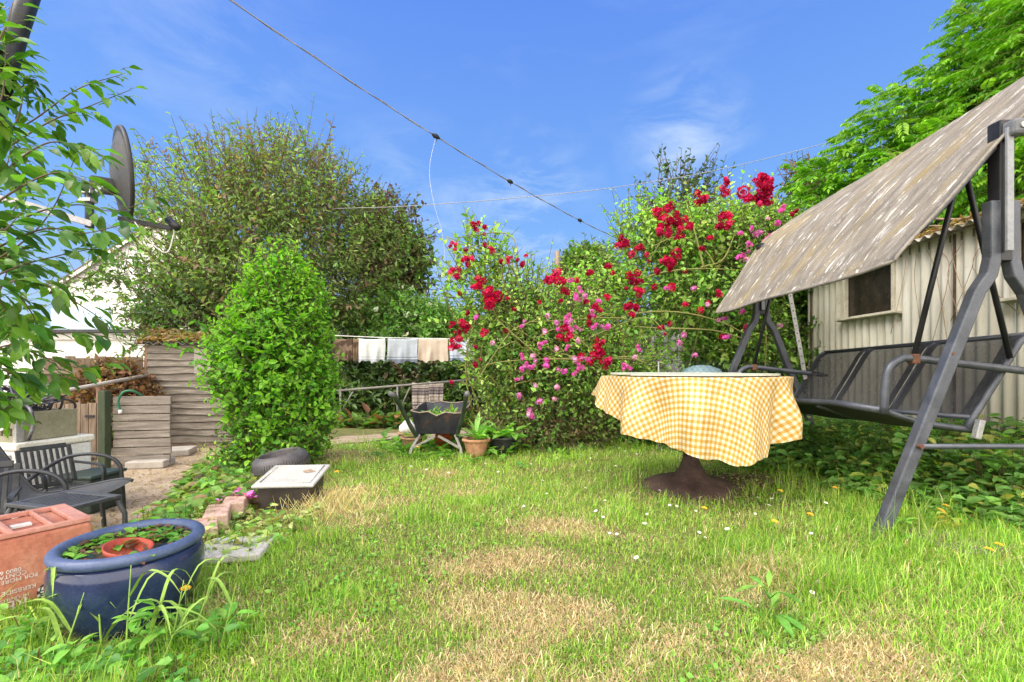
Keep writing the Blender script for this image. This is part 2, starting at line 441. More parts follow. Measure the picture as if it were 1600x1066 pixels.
# patio of worn concrete below the bank
px_ = np.arange(-9, -1.9, .15); py_ = np.arange(1.2, 9.2, .15)
X, Y = np.meshgrid(px_, py_); ex = np.interp(Y, EDGE_Y, EDGE_X) - .40
X = np.minimum(X, ex); Zp = np.full_like(X, PATIO) + .004 * np.sin(X * 3 + Y * 2)
I = np.arange(X.size).reshape(X.shape)
Fq = np.stack([I[:-1, :-1], I[:-1, 1:], I[1:, 1:], I[1:, :-1]], -1).reshape(-1, 4)
m, nt2, out = nodes('worn_concrete_with_leaf_litter')
vv = coords(nt2); n1 = noise(nt2, 3, 7, .7, vv); n2 = noise(nt2, 45, 5, .75, vv)
c = ramp(nt2, [(.3, (.2, .15, .1)), (.5, (.36, .29, .21)), (.72, (.48, .41, .32))], n1)
c = mixc(nt2, c, ramp(nt2, [(.35, (.5, .45, .4)), (.6, (1.15, 1.1, 1.05))], n2), 1.0, 'MULTIPLY')
pbr(nt2, out, c, .9, 0, bump(nt2, n2, .7, .01))
o = npmesh('patio', np.stack([X, Y, Zp], -1).reshape(-1, 3), Fq, m, None, None, True); o['kind'] = 'structure'

# trodden earth path behind the lawn
pp = [gp(x, y) for x, y in ((380, 704), (450, 698), (520, 690), (580, 684), (640, 680), (700, 679), (760, 678), (860, 674))]
pp = bez(pp, 30); vs = []; fs = []
for i, p in enumerate(pp):
    for j in range(7):
        q = p + Vector((0, (j - 3) * (.13 + .02 * math.sin(i)), 0)); vs.append((q.x, q.y, gz(q.x, q.y) + .006))
for i in range(len(pp) - 1):
    for j in range(6): fs.append((i * 7 + j, i * 7 + 7 + j, i * 7 + 8 + j, i * 7 + 1 + j))
o = npmesh('path', vs, fs, M('trodden_earth', (.26, .18, .12), (.42, .32, .23), 9, .95, bumpv=.6), None, None, True); o['kind'] = 'structure'

# ------------------------------------------------------------------ GRASS
def grass_blades():
    g = np.random.default_rng(3)
    out = []
    def sample(n, y0, y1, p=1.0):
        y = (y0 ** (1 - p) + g.random(n) * (y1 ** (1 - p) - y0 ** (1 - p))) ** (1 / (1 - p)) if p != 1 else y0 * (y1 / y0) ** g.random(n)
        x = (g.random(n) * 2 - 1) * (y * 1.22 + .15)
        return x, y
    n = 360000
    x, y = sample(n, .95, 5.2, 1.0)
    ex = np.interp(y, EDGE_Y, EDGE_X)
    sm = soilmask(x, y); dr = dryness(x, y)
    keep = (x > ex - .25 * g.random(n)) & (g.random(n) > sm * .93) & (y < 4.75 + .3 * g.random(n))
    # not through the heavy things standing on the lawn
    keep &= ((x + 1.225) ** 2 + (y - 1.43) ** 2 > .17 ** 2) & ((x - 1.2) ** 2 + (y - 2.97) ** 2 > .25 ** 2)
    keep &= ~((x > -1.43) & (x < -1.08) & (y > 2.05 + .12 * g.random(n)) & (y < 2.8))
    keep &= g.random(n) > dr * .2
    x, y, dr, sm = x[keep], y[keep], dr[keep], sm[keep]; n = len(x)
    q = np.stack([x, y, 0 * x], -1)
    tall = np.clip(lumps(q, 21, 3.2) * .8, 0, 1) ** 1.5
    rep_ = np.where((dr > .62) & (g.random(n) < .7), 3, np.where((dr > .45) & (g.random(n) < .45), 2, 1))
    src = np.repeat(np.arange(n), rep_); extra = np.concatenate([[False], src[1:] == src[:-1]])
    x = x[src] + extra * g.normal(0, .02, len(src)); y = y[src] + extra * g.normal(0, .02, len(src)); dr = dr[src]; sm = sm[src]; tall = tall[src]; q = q[src]; n = len(x)
    L = .034 * g.lognormal(0, .4, n) * (1 + 1.0 * tall) * (1 - .35 * dr)
    edge = sstep(.45, .05, rightlim(y) - x) * (y < 3.2) + sstep(.5, .05, x - np.interp(y, EDGE_Y, EDGE_X)) * .6
    L *= 1 + .9 * np.clip(edge, 0, 1) + .8 * ((x < -.5) & (y < 1.7)) * tall + .9 * np.exp(-(((x - 1.72) / .25) ** 2 + ((y - 1.95) / .3) ** 2))
    L *= 1 - .3 * (np.abs(x) < .9) * (y < 2.2)
    L *= 1 + 1.2 * (lumps(q, 61, 9.0) > .52) * (1 - dr)
    wd = np.clip(.0018 * g.lognormal(0, .25, n) * (1 + .16 * y), .0015, .0055)
    az = g.uniform(0, 2 * np.pi, n); lean = np.abs(g.normal(.55, .4, n)) + dr * .35
    dry = (g.random(n) < (dr * .66 + .06)) | extra
    lean[dry] += .5; lean[extra] = g.uniform(1.0, 1.6, int(extra.sum())); L[extra] *= 1.5
    dirv = np.stack([np.cos(az), np.sin(az), 0 * az], 1); side = np.stack([-np.sin(az + g.normal(0, .6, n)), np.cos(az), 0 * az], 1)
    base = np.stack([x, y, ground(x, y) - .004], 1)
    up = np.array([[0, 0, 1.]])
    m1 = base + (up * np.cos(lean * .6)[:, None] + dirv * np.sin(lean * .6)[:, None]) * (L * .55)[:, None]
    tip = m1 + (up * np.cos(lean * 1.9)[:, None] + dirv * np.sin(lean * 1.9)[:, None]) * (L * .5)[:, None]
    tip[:, 2] = np.maximum(tip[:, 2], base[:, 2] + .006)
    w2 = (wd / 2)[:, None]
    v = np.stack([base - side * w2, base + side * w2, m1 - side * w2 * .8, m1 + side * w2 * .8, tip], 1).reshape(-1, 3)
    b = np.arange(n)[:, None] * 5
    f = np.concatenate([b + np.array([[0, 1, 2]]), b + np.array([[1, 3, 2]]), b + np.array([[2, 3, 4]])], 0)
    cg = palette(g, n, [(.21, .38, .035), (.16, .33, .028), (.28, .42, .06), (.36, .45, .10), (.11, .25, .03)], [3, 3, 3, 2, 1.5])
    cd = palette(g, n, [(.50, .38, .21), (.40, .29, .16), (.60, .49, .30), (.33, .25, .12)])
    patch = (1 + .22 * lumps(q, 33, 2.4))[:, None]
    c = np.where(dry[:, None], cd, cg * patch)
    return v, f, np.repeat(np.clip(c, .003, 1), 5, 0)
v, f, c = grass_blades()
o = npmesh('grass', v, f, GRASS, None, c, org=Vector((0, 0, 0)))
tag(o, 'patchy green and straw coloured grass of the lawn', 'grass', kind='stuff')

# ------------------------------------------------------------------ TABLE with cloth
TX, TY, TZ, TR = 1.185, 2.97, .735, .578
t = thing('pedestal_table', 'round garden table on a rusty brown flared pedestal under the gingham cloth', 'table', (TX, TY, gz(TX, TY)))
MB().lathe([(.01, TZ - .03), (TR - .02, TZ - .03), (TR - .005, TZ - .022), (TR - .005, TZ - .008), (TR - .02, TZ - .002), (.01, TZ - .002)], (TX, TY, 0), 48).build('tabletop', M('table_board_paint', (.2, .22, .18), (.3, .32, .27), 5), t, True)
ped = M('rusty_cast_iron', (.04, .024, .02), (.085, .05, .04), 9, .8, bumpv=.5, fine=70, c3=(.15, .1, .08))
MB().lathe([(.046, .20), (.05, .26), (.055, .5), (.09, .66), (.14, TZ - .035), (.01, TZ - .034)], (TX, TY, 0), 24).build('column', ped, t, True)
MB().lathe([(.305, -.03), (.312, .010), (.30, .022), (.26, .04), (.17, .058), (.11, .08), (.08, .115), (.062, .165), (.05, .2), (.05, .215), (.01, .215)], (TX, TY, 0), 40).jitter(.004, 3).build('base', ped, t, True)

# gingham cloth: hem drop measured round the table, azimuth 0 faces the camera
HA = [-180, -120, -95, -82, -66, -50, -42, -41, -39, -30, -15, -4, -2, 4, 12, 20, 24, 30, 36, 41, 42.5, 48, 60, 70, 74, 75.5, 82, 88, 110, 180]
HD = [.22, .2, .15, .16, .21, .255, .285, .29, .335, .36, .385, .42, .405, .43, .455, .485, .478, .462, .455, .45, .40, .385, .35, .325, .32, .265, .25, .22, .2, .22]
def cloth():
    na, nr, nd = 480, 10, 34
    g = np.random.default_rng(4)
    vs, uv = [], []
    rows = []
    view = math.atan2(-TX, -TY)  # azimuth of the camera seen from the table
    for j in range(nr + nd + 1):
        for i in range(na):
            th = -180 + 360 * i / na; a = R(th)
            hd = np.interp(th, HA, HD)
            hd += .004 * math.sin(a * 17 + .6) + .003 * math.sin(a * 41 + 2)
            if j <= nr:
                rho = TR * (j / nr) ** .8; s_ = 0
            else:
                s_ = hd * (j - nr) / nd; rho = TR + s_
            k = s_ / .5
            fold = (math.sin(a * 7 + .4) * .5 + math.sin(a * 12 + 1.3) * .45 + abs(math.sin(a * 10 + 4)) * .45 + math.sin(a * 27) * .14)
            corner = math.exp(-((th + 74) / 13) ** 2) * .62 - math.exp(-((th + 50) / 10) ** 2) * .25 - math.exp(-((th - 80) / 26) ** 2) * .3
            edge = 1 - math.exp(-s_ / .02)
            out_ = s_ * (.05 + .55 * corner) + fold * .066 * sstep(0, .28, s_)
            out_ += .005 * edge
            rr = min(rho, TR) + out_
            z = TZ + .003 - (s_ - .012 * edge) * (1 - .32 * max(corner, 0)) * .985
            if j <= nr: z = TZ + .003 + .0012 * math.sin(th * .3 + j)
            elif s_ < .02: z = TZ + .003 - .010 * (s_ / .02) ** 2
            tw = view - a + .03 * math.sin(a * 7 + 1.6) * sstep(0, .4, s_)
            vs.append((TX + rr * math.sin(tw), TY + rr * math.cos(tw), float(z)))
            uv.append((rho * math.sin(a) + .5 * .0325, rho * math.cos(a)))
    fs = []
    for j in range(nr + nd):
        for i in range(na):
            fs.append((j * na + i, j * na + (i + 1) % na, (j + 1) * na + (i + 1) % na, (j + 1) * na + i))
    return vs, fs, uv
m, nt2, out = nodes('yellow_gingham_oilcloth')
uvn = nt2.nodes.new('ShaderNodeUVMap'); uvn.uv_map = 'UVMap'
sep = nt2.nodes.new('ShaderNodeSeparateXYZ'); nt2.links.new(uvn.outputs[0], sep.inputs[0])
def stripe(sock):
    a = nt2.nodes.new('ShaderNodeMath'); a.operation = 'MULTIPLY'; a.inputs[1].default_value = 1 / .0325; nt2.links.new(sock, a.inputs[0])
    b = nt2.nodes.new('ShaderNodeMath'); b.operation = 'FRACT'; nt2.links.new(a.outputs[0], b.inputs[0])
    return ramp(nt2, [(.0, (0, 0, 0)), (.03, (1, 1, 1)), (.5, (1, 1, 1)), (.53, (0, 0, 0))], b.outputs[0])
sx_, sy_ = stripe(sep.outputs[0]), stripe(sep.outputs[1])
c = mixc(nt2, (.56, .53, .44), (.49, .34, .125), sx_)
c2 = mixc(nt2, (.49, .34, .125), (.42, .215, .02), sx_)
c = mixc(nt2, c, c2, sy_)
vv = coords(nt2); n1 = noise(nt2, 5, 5, .65, vv)
c = mixc(nt2, c, ramp(nt2, [(.3, (.62, .58, .5)), (.5, (1, 1, 1))], n1), .75, 'MULTIPLY')
n3 = noise(nt2, 13, 4, .7, vv)
c = mixc(nt2, c, (.16, .13, .05), ramp(nt2, [(.66, (0, 0, 0)), (.8, (.45, .45, .45))], n3))
pbr(nt2, out, c, .5, 0, bump(nt2, noise(nt2, 13, 5, .65, vv), .55, .02), .4)
vs, fs, uv = cloth()
o = npmesh('tablecloth', vs, fs, m, None, None, True, uv, org=Vector((TX, TY, .25)))
tag(o, 'yellow and white gingham oilcloth hanging in pointed folds over the round table', 'tablecloth')
# two thin weathered boards lying on the cloth
bm_ = M('sage_painted_board', (.36, .39, .32), (.5, .52, .45), 8, .8, bumpv=.1)
for k, (sg, lab) in enumerate(((-1, 'thin sage green half round board on the camera side of the cloth top'), (1, 'thin sage green half round board on the swing side of the cloth top'))):
    mb = MB(); pts = []
    for i in range(25):
        a = math.pi * i / 24; pts.append((math.cos(a) * .53, math.sin(a) * .50))
    rot = Matrix.Rotation(R(28 + (180 if sg < 0 else 0)), 3, 'Z')
    cc = Vector((TX, TY, TZ + .010 + (.005 if sg > 0 else 0))) + rot @ Vector((0, .004, 0))
    vs = [cc + rot @ Vector((x, y, z)) for z in (0, .011) for x, y in pts]
    fs = [tuple(range(24, -1, -1)), tuple(range(25, 50))] + [(i, (i + 1) % 25, 25 + (i + 1) % 25, 25 + i) for i in range(25)]
    mb.add(vs, fs); o = mb.build('board', bm_)
    tag(o, lab, 'board')

# ------------------------------------------------------------------ SWING SEAT
SX, SN, SF = 2.27, 2.08, 4.08
sw = thing('garden_swing', 'three seat garden swing with lichen stained canopy and grey tube frame', 'garden swing', (SX, (SN + SF) / 2, gz(SX, 3)))
for yy in (SN, SF):
    for sg in (-1, 1):
        p = [(SX + sg * .585, yy, gz(SX + sg * .58, yy) - .03), (SX + sg * .115, yy, 1.14), (SX + sg * .06, yy, 1.22), (SX + sg * .042, yy, 1.30), (SX + sg * .042, yy, 1.56)]
        MB().bar(p, .048, .052).build('leg', DARKMETAL, sw, bevel=.006)
        MB().tube([(SX + sg * .245, yy - .027, .855), (SX + sg * .245, yy + .027, .855)], .007, 8).build('bolt', RUST, sw)
    MB().bar([(SX, yy + .005, 1.28), (SX, yy + .005, 1.93)], .06, .058).build('post', BLACKMETAL, sw, bevel=.005)
    MB().bar([(SX - .01, yy - .045, 1.32), (SX - .01, yy - .045, 1.88)], .014, .03).build('post_strip', M('grey_strip', (.2, .21, .23), (.29, .3, .32), 9, .5, .2), sw, bevel=.003)
    c_ = MB().box((SX + .012, yy - .03, 1.875), (.062, .10, .075)).build('end_cap', M('grey_cap', (.1, .105, .115), (.16, .165, .18), 9, .5), sw, bevel=.015)
    MB().tube([(SX + .012, yy - .086, 1.875), (SX + .012, yy - .078, 1.875)], .014, 12).build('cap_bolt', GALV, c_)
    MB().tube([(SX - .40, yy - .034, .43), (SX + .40, yy - .034, .43)], .0125, 8).build('brace', DARKMETAL, sw, True)
    for sg in (-1, 1):
        MB().tube([(SX + sg * .405, yy - .046, .43), (SX + sg * .405, yy - .022, .43)], .010, 10).build('bolt', RUST, sw)
MB().tube([(SX + .02, SN - .02, 1.80), (SX + .02, SF + .02, 1.80)], .024, 10).build('crossbar', BLACKMETAL, sw, True)
# canopy: a sagging sheet between the near and far edge
far_e = [(1.87, SF + .06, 1.31), (2.06, SF + .06, 1.60), (2.27, SF + .06, 1.925), (2.50, SF + .04, 2.11), (2.74, SF, 2.27)]
near_e = [(1.75, SN - .02, 1.285), (1.79, SN - .03, 1.35), (2.02, SN - .03, 1.60), (2.27, SN - .03, 1.885), (2.62, SN - .03, 2.22), (2.95, SN - .03, 2.52)]
fe, ne = bez(far_e, 28), bez(near_e, 28); vs, uv, fs = [], [], []; nu = 40
for th_ in (0, 1):
    for i in range(29):
        for j in range(nu + 1):
            u = j / nu; p = ne[i].lerp(fe[i], u)
            sag = math.sin(math.pi * u) * .03 * (1 - abs(i / 28 - .55)) + .002 * math.sin(u * 17 + i * .3)
            p = p + Vector((.008, 0, -sag - th_ * .006))
            if i == 0: p = p + Vector((0, 0, -.008 * math.sin(u * 9)))
            vs.append(p); uv.append((u * 2.0, i / 28 * 1.4))
o0 = 29 * (nu + 1)
for i in range(28):
    for j in range(nu):
        a = i * (nu + 1) + j; q = (a, a + 1, a + nu + 2, a + nu + 1)
        fs.append(q); fs.append(tuple(o0 + k for k in reversed(q)))
def rim(idx):
    for a, b in zip(idx[:-1], idx[1:]): fs.append((a, b, o0 + b, o0 + a))
rim([j for j in range(nu + 1)]); rim([28 * (nu + 1) + j for j in range(nu, -1, -1)])
rim([i * (nu + 1) for i in range(28, -1, -1)]); rim([i * (nu + 1) + nu for i in range(29)])
m, nt2, out = nodes('lichen_stained_canopy')
uvn = nt2.nodes.new('ShaderNodeUVMap'); uvn.uv_map = 'UVMap'
mp2 = nt2.nodes.new('ShaderNodeMapping'); mp2.inputs['Scale'].default_value = (11, 2.6, 1); nt2.links.new(uvn.outputs[0], mp2.inputs[0])
mp3 = nt2.nodes.new('ShaderNodeMapping'); mp3.inputs['Scale'].default_value = (5, 1.6, 1); nt2.links.new(uvn.outputs[0], mp3.inputs[0])
na_ = noise(nt2, 1.6, 7, .7, mp2.outputs[0]); nb_ = noise(nt2, 1.1, 5, .6, mp3.outputs[0]); nc_ = noise(nt2, 2.1, 6, .72, mp2.outputs[0], .5); nd_ = noise(nt2, 240, 2, .5, uvn.outputs[0])
c = ramp(nt2, [(.3, (.13, .113, .095)), (.5, (.225, .198, .165)), (.66, (.315, .28, .235))], na_)
c = mixc(nt2, c, (.34, .25, .085), ramp(nt2, [(.50, (0, 0, 0)), (.68, (.6, .6, .6))], nb_))
c = mixc(nt2, c, (.66, .64, .58), ramp(nt2, [(.575, (0, 0, 0)), (.63, (.9, .9, .9))], nc_))
sp1 = noise(nt2, 38, 6, .85, uvn.outputs[0])
c = mixc(nt2, c, (.6, .58, .52), ramp(nt2, [(.60, (0, 0, 0)), (.66, (.7, .7, .7))], sp1))
ne_ = noise(nt2, 26, 5, .8, uvn.outputs[0])
c = mixc(nt2, c, (.05, .045, .035), ramp(nt2, [(.62, (0, 0, 0)), (.72, (.6, .6, .6))], ne_))
c = mixc(nt2, c, ramp(nt2, [(.3, (.6, .6, .6)), (.7, (1.2, 1.2, 1.2))], nd_), 1.0, 'MULTIPLY')
pbr(nt2, out, c, .95, 0, bump(nt2, nc_, .5, .006), .2)
can = npmesh('canopy', vs, fs, m, sw, None, True, uv)
HEM = M('canopy_hem_cloth', (.14, .125, .105), (.27, .245, .21), 14, .95, bumpv=.4)
MB().tube([vs[j] + Vector((0, 0, -.004)) for j in range(nu + 1)], .008, 6).build('canopy_hem', HEM, sw, True)
MB().tube([vs[i * (nu + 1)] + Vector((0, 0, -.004)) for i in range(29)], .008, 6).build('canopy_hem', HEM, sw, True)
MB().tube([vs[i * (nu + 1) + nu] + Vector((0, 0, -.004)) for i in range(29)], .008, 6).build('canopy_hem', HEM, sw, True)
MB().tube([p + Vector((.02, .012, -.02)) for p in fe[10:]], .012, 8).build('canopy_rail', DARKMETAL, sw, True)
MB().tube([p + Vector((.02, .03, -.02)) for p in ne[8:]], .012, 8).build('canopy_rail', DARKMETAL, sw, True)
# bench
BN, BF = 2.30, 3.80
def zt(y): return -.035 * (y - BN) / (BF - BN)     # the bench hangs a little lower at its far end
sling = None
m, nt2, out = nodes('black_mesh_sling')
vv = coords(nt2); n1 = noise(nt2, 30, 4, .6, vv)
p = nt2.nodes.new('ShaderNodeBsdfPrincipled'); nt2.links.new(ramp(nt2, [(.3, (.022, .021, .024)), (.7, (.05, .048, .052))], n1), p.inputs['Base Color']); p.inputs['Roughness'].default_value = .7
tr = nt2.nodes.new('ShaderNodeBsdfTransparent'); mx = nt2.nodes.new('ShaderNodeMixShader'); mx.inputs[0].default_value = .80
nt2.links.new(tr.outputs[0], mx.inputs[1]); nt2.links.new(p.outputs[0], mx.inputs[2]); nt2.links.new(mx.outputs[0], out.inputs[0])
MESHF = m
SOLIDF = M('black_sling_hem', (.02, .02, .023), (.05, .05, .055), 30, .75, bumpv=.1)
back_prof = [(2.36, .545), (2.42, .64), (2.50, .77), (2.565, .88), (2.605, .935), (2.66, .965)]
bp = bez([(x, 0, z) for x, z in back_prof], 14)
dy = (BF - BN) / 3
for k in range(3):
    y0, y1 = BN + k * dy + .012, BN + (k + 1) * dy - .012
    vs, fs = [], []
    for q in bp:
        for j in range(9):
            u = j / 8; y = y0 + (y1 - y0) * u; sag = .018 * math.sin(math.pi * u)
            vs.append((q.x + sag, y, q.z + zt(y)))
    for i in range(14):
        for j in range(8): fs.append((i * 9 + j, i * 9 + j + 1, i * 9 + j + 10, i * 9 + j + 9))
    bpan = npmesh('back_panel', vs, fs, MESHF, sw, None, True)
    for yh in (y0, y1):
        hem = MB(); sgn = 1 if yh == y0 else -1
        vs = []; fs = []
        for q in bp: vs += [(q.x - .004, yh, q.z + zt(yh) + .002), (q.x - .002, yh + sgn * .045, q.z + zt(yh) + .002)]
        for i in range(14): fs.append((2 * i, 2 * i + 1, 2 * i + 3, 2 * i + 2))
        hem.add(vs, fs); hem.build('hem', SOLIDF, bpan, True)
MB().tube([(2.655, BN, .962), (2.655, BF, .962 + zt(BF))], .014, 8).build('back_rail', DARKMETAL, sw, True)
for k in range(4):
    y = BN + k * dy
    pts = [q + Vector((.012, y, zt(y))) for q in bp]
    if k in (0, 3): pts = [Vector((2.33, y, .475 + zt(y)))] + pts
    MB().tube(pts, .017 if k in (0, 3) else .013, 8).build('back_upright', DARKMETAL, sw, True)
# seat: panels hang slack between front and rear tubes
for k in range(3):
    y0, y1 = BN + k * dy + .01, BN + (k + 1) * dy - .01
    vs, fs = [], []
    for i in range(13):
        v_ = i / 12
        for j in range(7):
            u = j / 6; y = y0 + (y1 - y0) * u
            x = 1.92 + (2.36 - 1.92) * v_; z = .575 + (.475 - .575) * v_ - .035 * math.sin(math.pi * v_) * (1 + .4 * math.sin(math.pi * u))
            vs.append((x, y, z + zt(y)))
    for i in range(12):
        for j in range(6): fs.append((i * 7 + j, i * 7 + j + 1, i * 7 + j + 8, i * 7 + j + 7))
    npmesh('seat_panel', vs, fs, SOLIDF, sw, None, True)
MB().tube([(1.905, BN + .0, .572), (1.905, BN + .35, .585), (1.905, BF - .1, .575 + zt(BF)), (1.905, BF, .57 + zt(BF))], .019, 10).build('front_rail', DARKMETAL, sw, True)
MB().tube([(2.365, BN, .47), (2.365, BF, .47 + zt(BF))], .017, 10).build('rear_rail', DARKMETAL, sw, True)
MB().tube([(2.36, BN, .535), (2.36, BF, .535 + zt(BF))], .014, 10).build('lower_back_rail', DARKMETAL, sw, True)
for k in range(4):
    y = BN + k * dy
    MB().tube(bez([(1.905, y, .572 + zt(y)), (2.1, y, .51 + zt(y)), (2.365, y, .47 + zt(y))], 8), .015, 8).build('seat_bar', DARKMETAL, sw, True)
for y in (BN, BF):
    a = [(1.885, y - .03, .555), (1.892, y - .03, .70), (1.91, y - .03, .785), (1.965, y - .03, .832), (2.03, y - .03, .838), (2.3, y - .03, .808), (2.62, y - .03, .772)]
    ar = MB().tube([q + Vector((0, 0, zt(y))) for q in bez(a, 26)], .0195, 10).build('armrest', DARKMETAL, sw, True)
    MB().tube([(2.62, y - .03, .772 + zt(y)), (2.655, y - .03, .768 + zt(y))], .013, 8).build('tube_end', RUST, ar, True)
    MB().box((2.035, y - .03, .835 + zt(y)), (.035, .045, .05)).build('bracket', RUST, sw, bevel=.006)
    MB().box((2.362, y - .03, .478 + zt(y)), (.03, .03, .1), Matrix.Rotation(R(14), 3, 'Y')).build('hinge_plate', GALV, sw, bevel=.004)
    ap = Vector((SX + .01, y - .03, 1.85))
    MB().tube([ap, (2.035, y - .03, .84 + zt(y))], .0125, 8).build('hanger_bar', BLACKMETAL, sw, True)
    if y == BN: MB().tube([ap, (2.535, y - .02, .84)], .0125, 8).build('hanger_bar', BLACKMETAL, sw, True)
    else:
        hb = MB().bar([ap + Vector((-.02, 0, 0)), (2.47, y - .03, .70)], .008, .034, (0, 1, 0)).build('hanger_strip', GALV, sw)
        hb['label'] = 'pale perforated steel strip replacing a hanger bar'
        for k in range(17):
            q = ap.lerp(Vector((2.47, y - .03, .70)), .06 + k * .055) + Vector((-.02 * (1 - k / 17), 0, 0))
            MB().tube([q + Vector((0, -.0055, 0)), q + Vector((0, .0055, 0))], .006, 8).build('hole', BLACKPLASTIC, hb)

# ------------------------------------------------------------------ CORRUGATED SHED
WX, WY0, WY1, WZ = 3.83, 1.7, 5.8, 1.97
sh = thing('corrugated_shed', 'cream painted corrugated iron shed with dark windows behind the garden swing', 'shed', (WX, WY0, gz(WX, 3)))
def corr(y0, y1, z0, z1, name, mat, parent, base_x=WX, pitch=.1, amp=.013):
    n_ = int((y1 - y0) / pitch * 10) + 1; vs, fs = [], []
    zs = np.linspace(z0, z1, 6)
    for i in range(n_):
        y = y0 + (y1 - y0) * i / (n_ - 1); x = base_x + amp * math.sin(2 * math.pi * y / pitch)
        for z in zs: vs.append((x, y, z))
    for i in range(n_ - 1):
        for j in range(5): fs.append((i * 6 + j, i * 6 + j + 1, i * 6 + j + 7, i * 6 + j + 6))
    return npmesh(name, vs, fs, mat, parent, None, True)
m, nt2, out = nodes('stained_cream_paint_on_iron')
vv = coords(nt2); vs_ = coords(nt2, 'Object', (1, 7, .8))
n1 = noise(nt2, 2.2, 6, .7, vs_); n2 = noise(nt2, 22, 5, .7, vv); n3 = noise(nt2, 4, 6, .75, vv)
sp = nt2.nodes.new('ShaderNodeSeparateXYZ'); tcx = nt2.nodes.new('ShaderNodeTexCoord'); nt2.links.new(tcx.outputs['Object'], sp.inputs[0])
c = ramp(nt2, [(.3, (.46, .42, .33)), (.55, (.62, .59, .51)), (.75, (.7, .68, .62))], n1)
c = mixc(nt2, c, (.3, .21, .1), ramp(nt2, [(.62, (0, 0, 0)), (.78, (.7, .7, .7))], n3))
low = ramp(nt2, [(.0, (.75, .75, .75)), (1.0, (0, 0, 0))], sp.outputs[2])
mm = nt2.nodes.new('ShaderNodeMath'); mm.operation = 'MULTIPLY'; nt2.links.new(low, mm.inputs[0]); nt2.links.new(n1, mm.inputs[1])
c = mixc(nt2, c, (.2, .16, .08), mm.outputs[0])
c = mixc(nt2, c, (.1, .075, .05), ramp(nt2, [(.68, (0, 0, 0)), (.74, (.8, .8, .8))], n2))
pbr(nt2, out, c, .7, 0, bump(nt2, n2, .2, .003), .3)
CREAM = m
wz0 = -.06
wins = [(4.46, 5.16, 1.37, 1.93), (2.3, 3.42, 1.33, 1.93)]
corr(5.16, WY1, wz0, WZ, 'wall', CREAM, sh); corr(4.462, 5.158, wz0, 1.345, 'wall', CREAM, sh)
corr(3.42, 4.46, wz0, WZ, 'wall', CREAM, sh); corr(2.302, 3.418, wz0, 1.305, 'wall', CREAM, sh); corr(WY0, 2.3, wz0, WZ, 'wall', CREAM, sh)
MB().box((WX + 1.1, WY1 + .0, .95), (2.14, .04, 2.05)).build('end_wall', CREAM, sh)
MB().box((WX + 1.1, WY0, .95), (2.14, .04, 2.05)).build('end_wall', CREAM, sh)
MB().box((WX + .02, WY1 - .045, .95), (.05, .05, 2.02)).build('corner_post', OLDWOODV, sh)
MB().box((WX - .018, 3.86, .95), (.012, .016, 2.0)).build('wall_seam', M('rusty_seam', (.05, .035, .025), (.16, .1, .06), 20, .9), sh)
CREAMWOOD = M('flaking_cream_wood', (.42, .38, .28), (.62, .58, .48), 12, .85, bumpv=.4)
for y0, y1, z0, z1 in wins:
    m_, ntp, outp = nodes('dirty_dark_glass')
    vvp = coords(ntp); npn = noise(ntp, 9, 5, .65, vvp)
    pbr(ntp, outp, ramp(ntp, [(.35, (.018, .015, .013)), (.6, (.035, .026, .02)), (.8, (.08, .06, .045))], npn), .25, 0, None, .5)
    wf = MB()
    for (a, b) in ((y0, y0 + .035), (y1 - .035, y1)): wf.box((WX - .005, (a + b) / 2, (z0 + z1) / 2), (.05, b - a, z1 - z0))
    wf.box((WX - .006, (y0 + y1) / 2, z1 + .0), (.052, y1 - y0, .04))
    fr = wf.build('window', CREAMWOOD, sh, bevel=.003)
    MB().box((WX + .03, (y0 + y1) / 2, (z0 + z1) / 2), (.01, y1 - y0 - .04, z1 - z0)).build('pane', m_, fr)
    MB().box((WX - .035, (y0 + y1) / 2 - .01, z0 - .02), (.1, y1 - y0 + .12, .028), Matrix.Rotation(R(6), 3, 'Y')).build('sill', CREAMWOOD, fr, bevel=.004)
# roof: corrugations run down the slope to a wavy eave
n_ = int((WY1 + .1 - WY0) / .1 * 10) + 1; vs, fs = [], []
for th_ in (0, 1):
    for i in range(n_):
        y = WY0 - .05 + (WY1 + .15 - WY0) * i / (n_ - 1); dz = .018 * math.sin(2 * math.pi * y / .1)
        for k in range(5):
            s_ = k / 4; vs.append((WX - .13 + 2.4 * s_, y, WZ - .005 + dz + .6 * s_ - th_ * .004 + .012 * math.sin(y * 2.3)))
for i in range(n_ - 1):
    for j in range(4):
        a = i * 5 + j; q = (a, a + 5, a + 6, a + 1); fs.append(q); fs.append(tuple(n_ * 5 + b for b in reversed(q)))
    fs.append((i * 5 + 5, i * 5, n_ * 5 + i * 5, n_ * 5 + i * 5 + 5))
roofm = M('mossy_corrugated_roof', (.2, .15, .1), (.4, .36, .3), 7, .9, bumpv=.4, c3=(.55, .52, .46))
npmesh('roof', vs, fs, roofm, sh, None, True)
MB().box((WX + .03, (WY0 + WY1) / 2, WZ - .045), (.04, WY1 - WY0, .07)).build('eaves_board', OLDWOOD, sh)
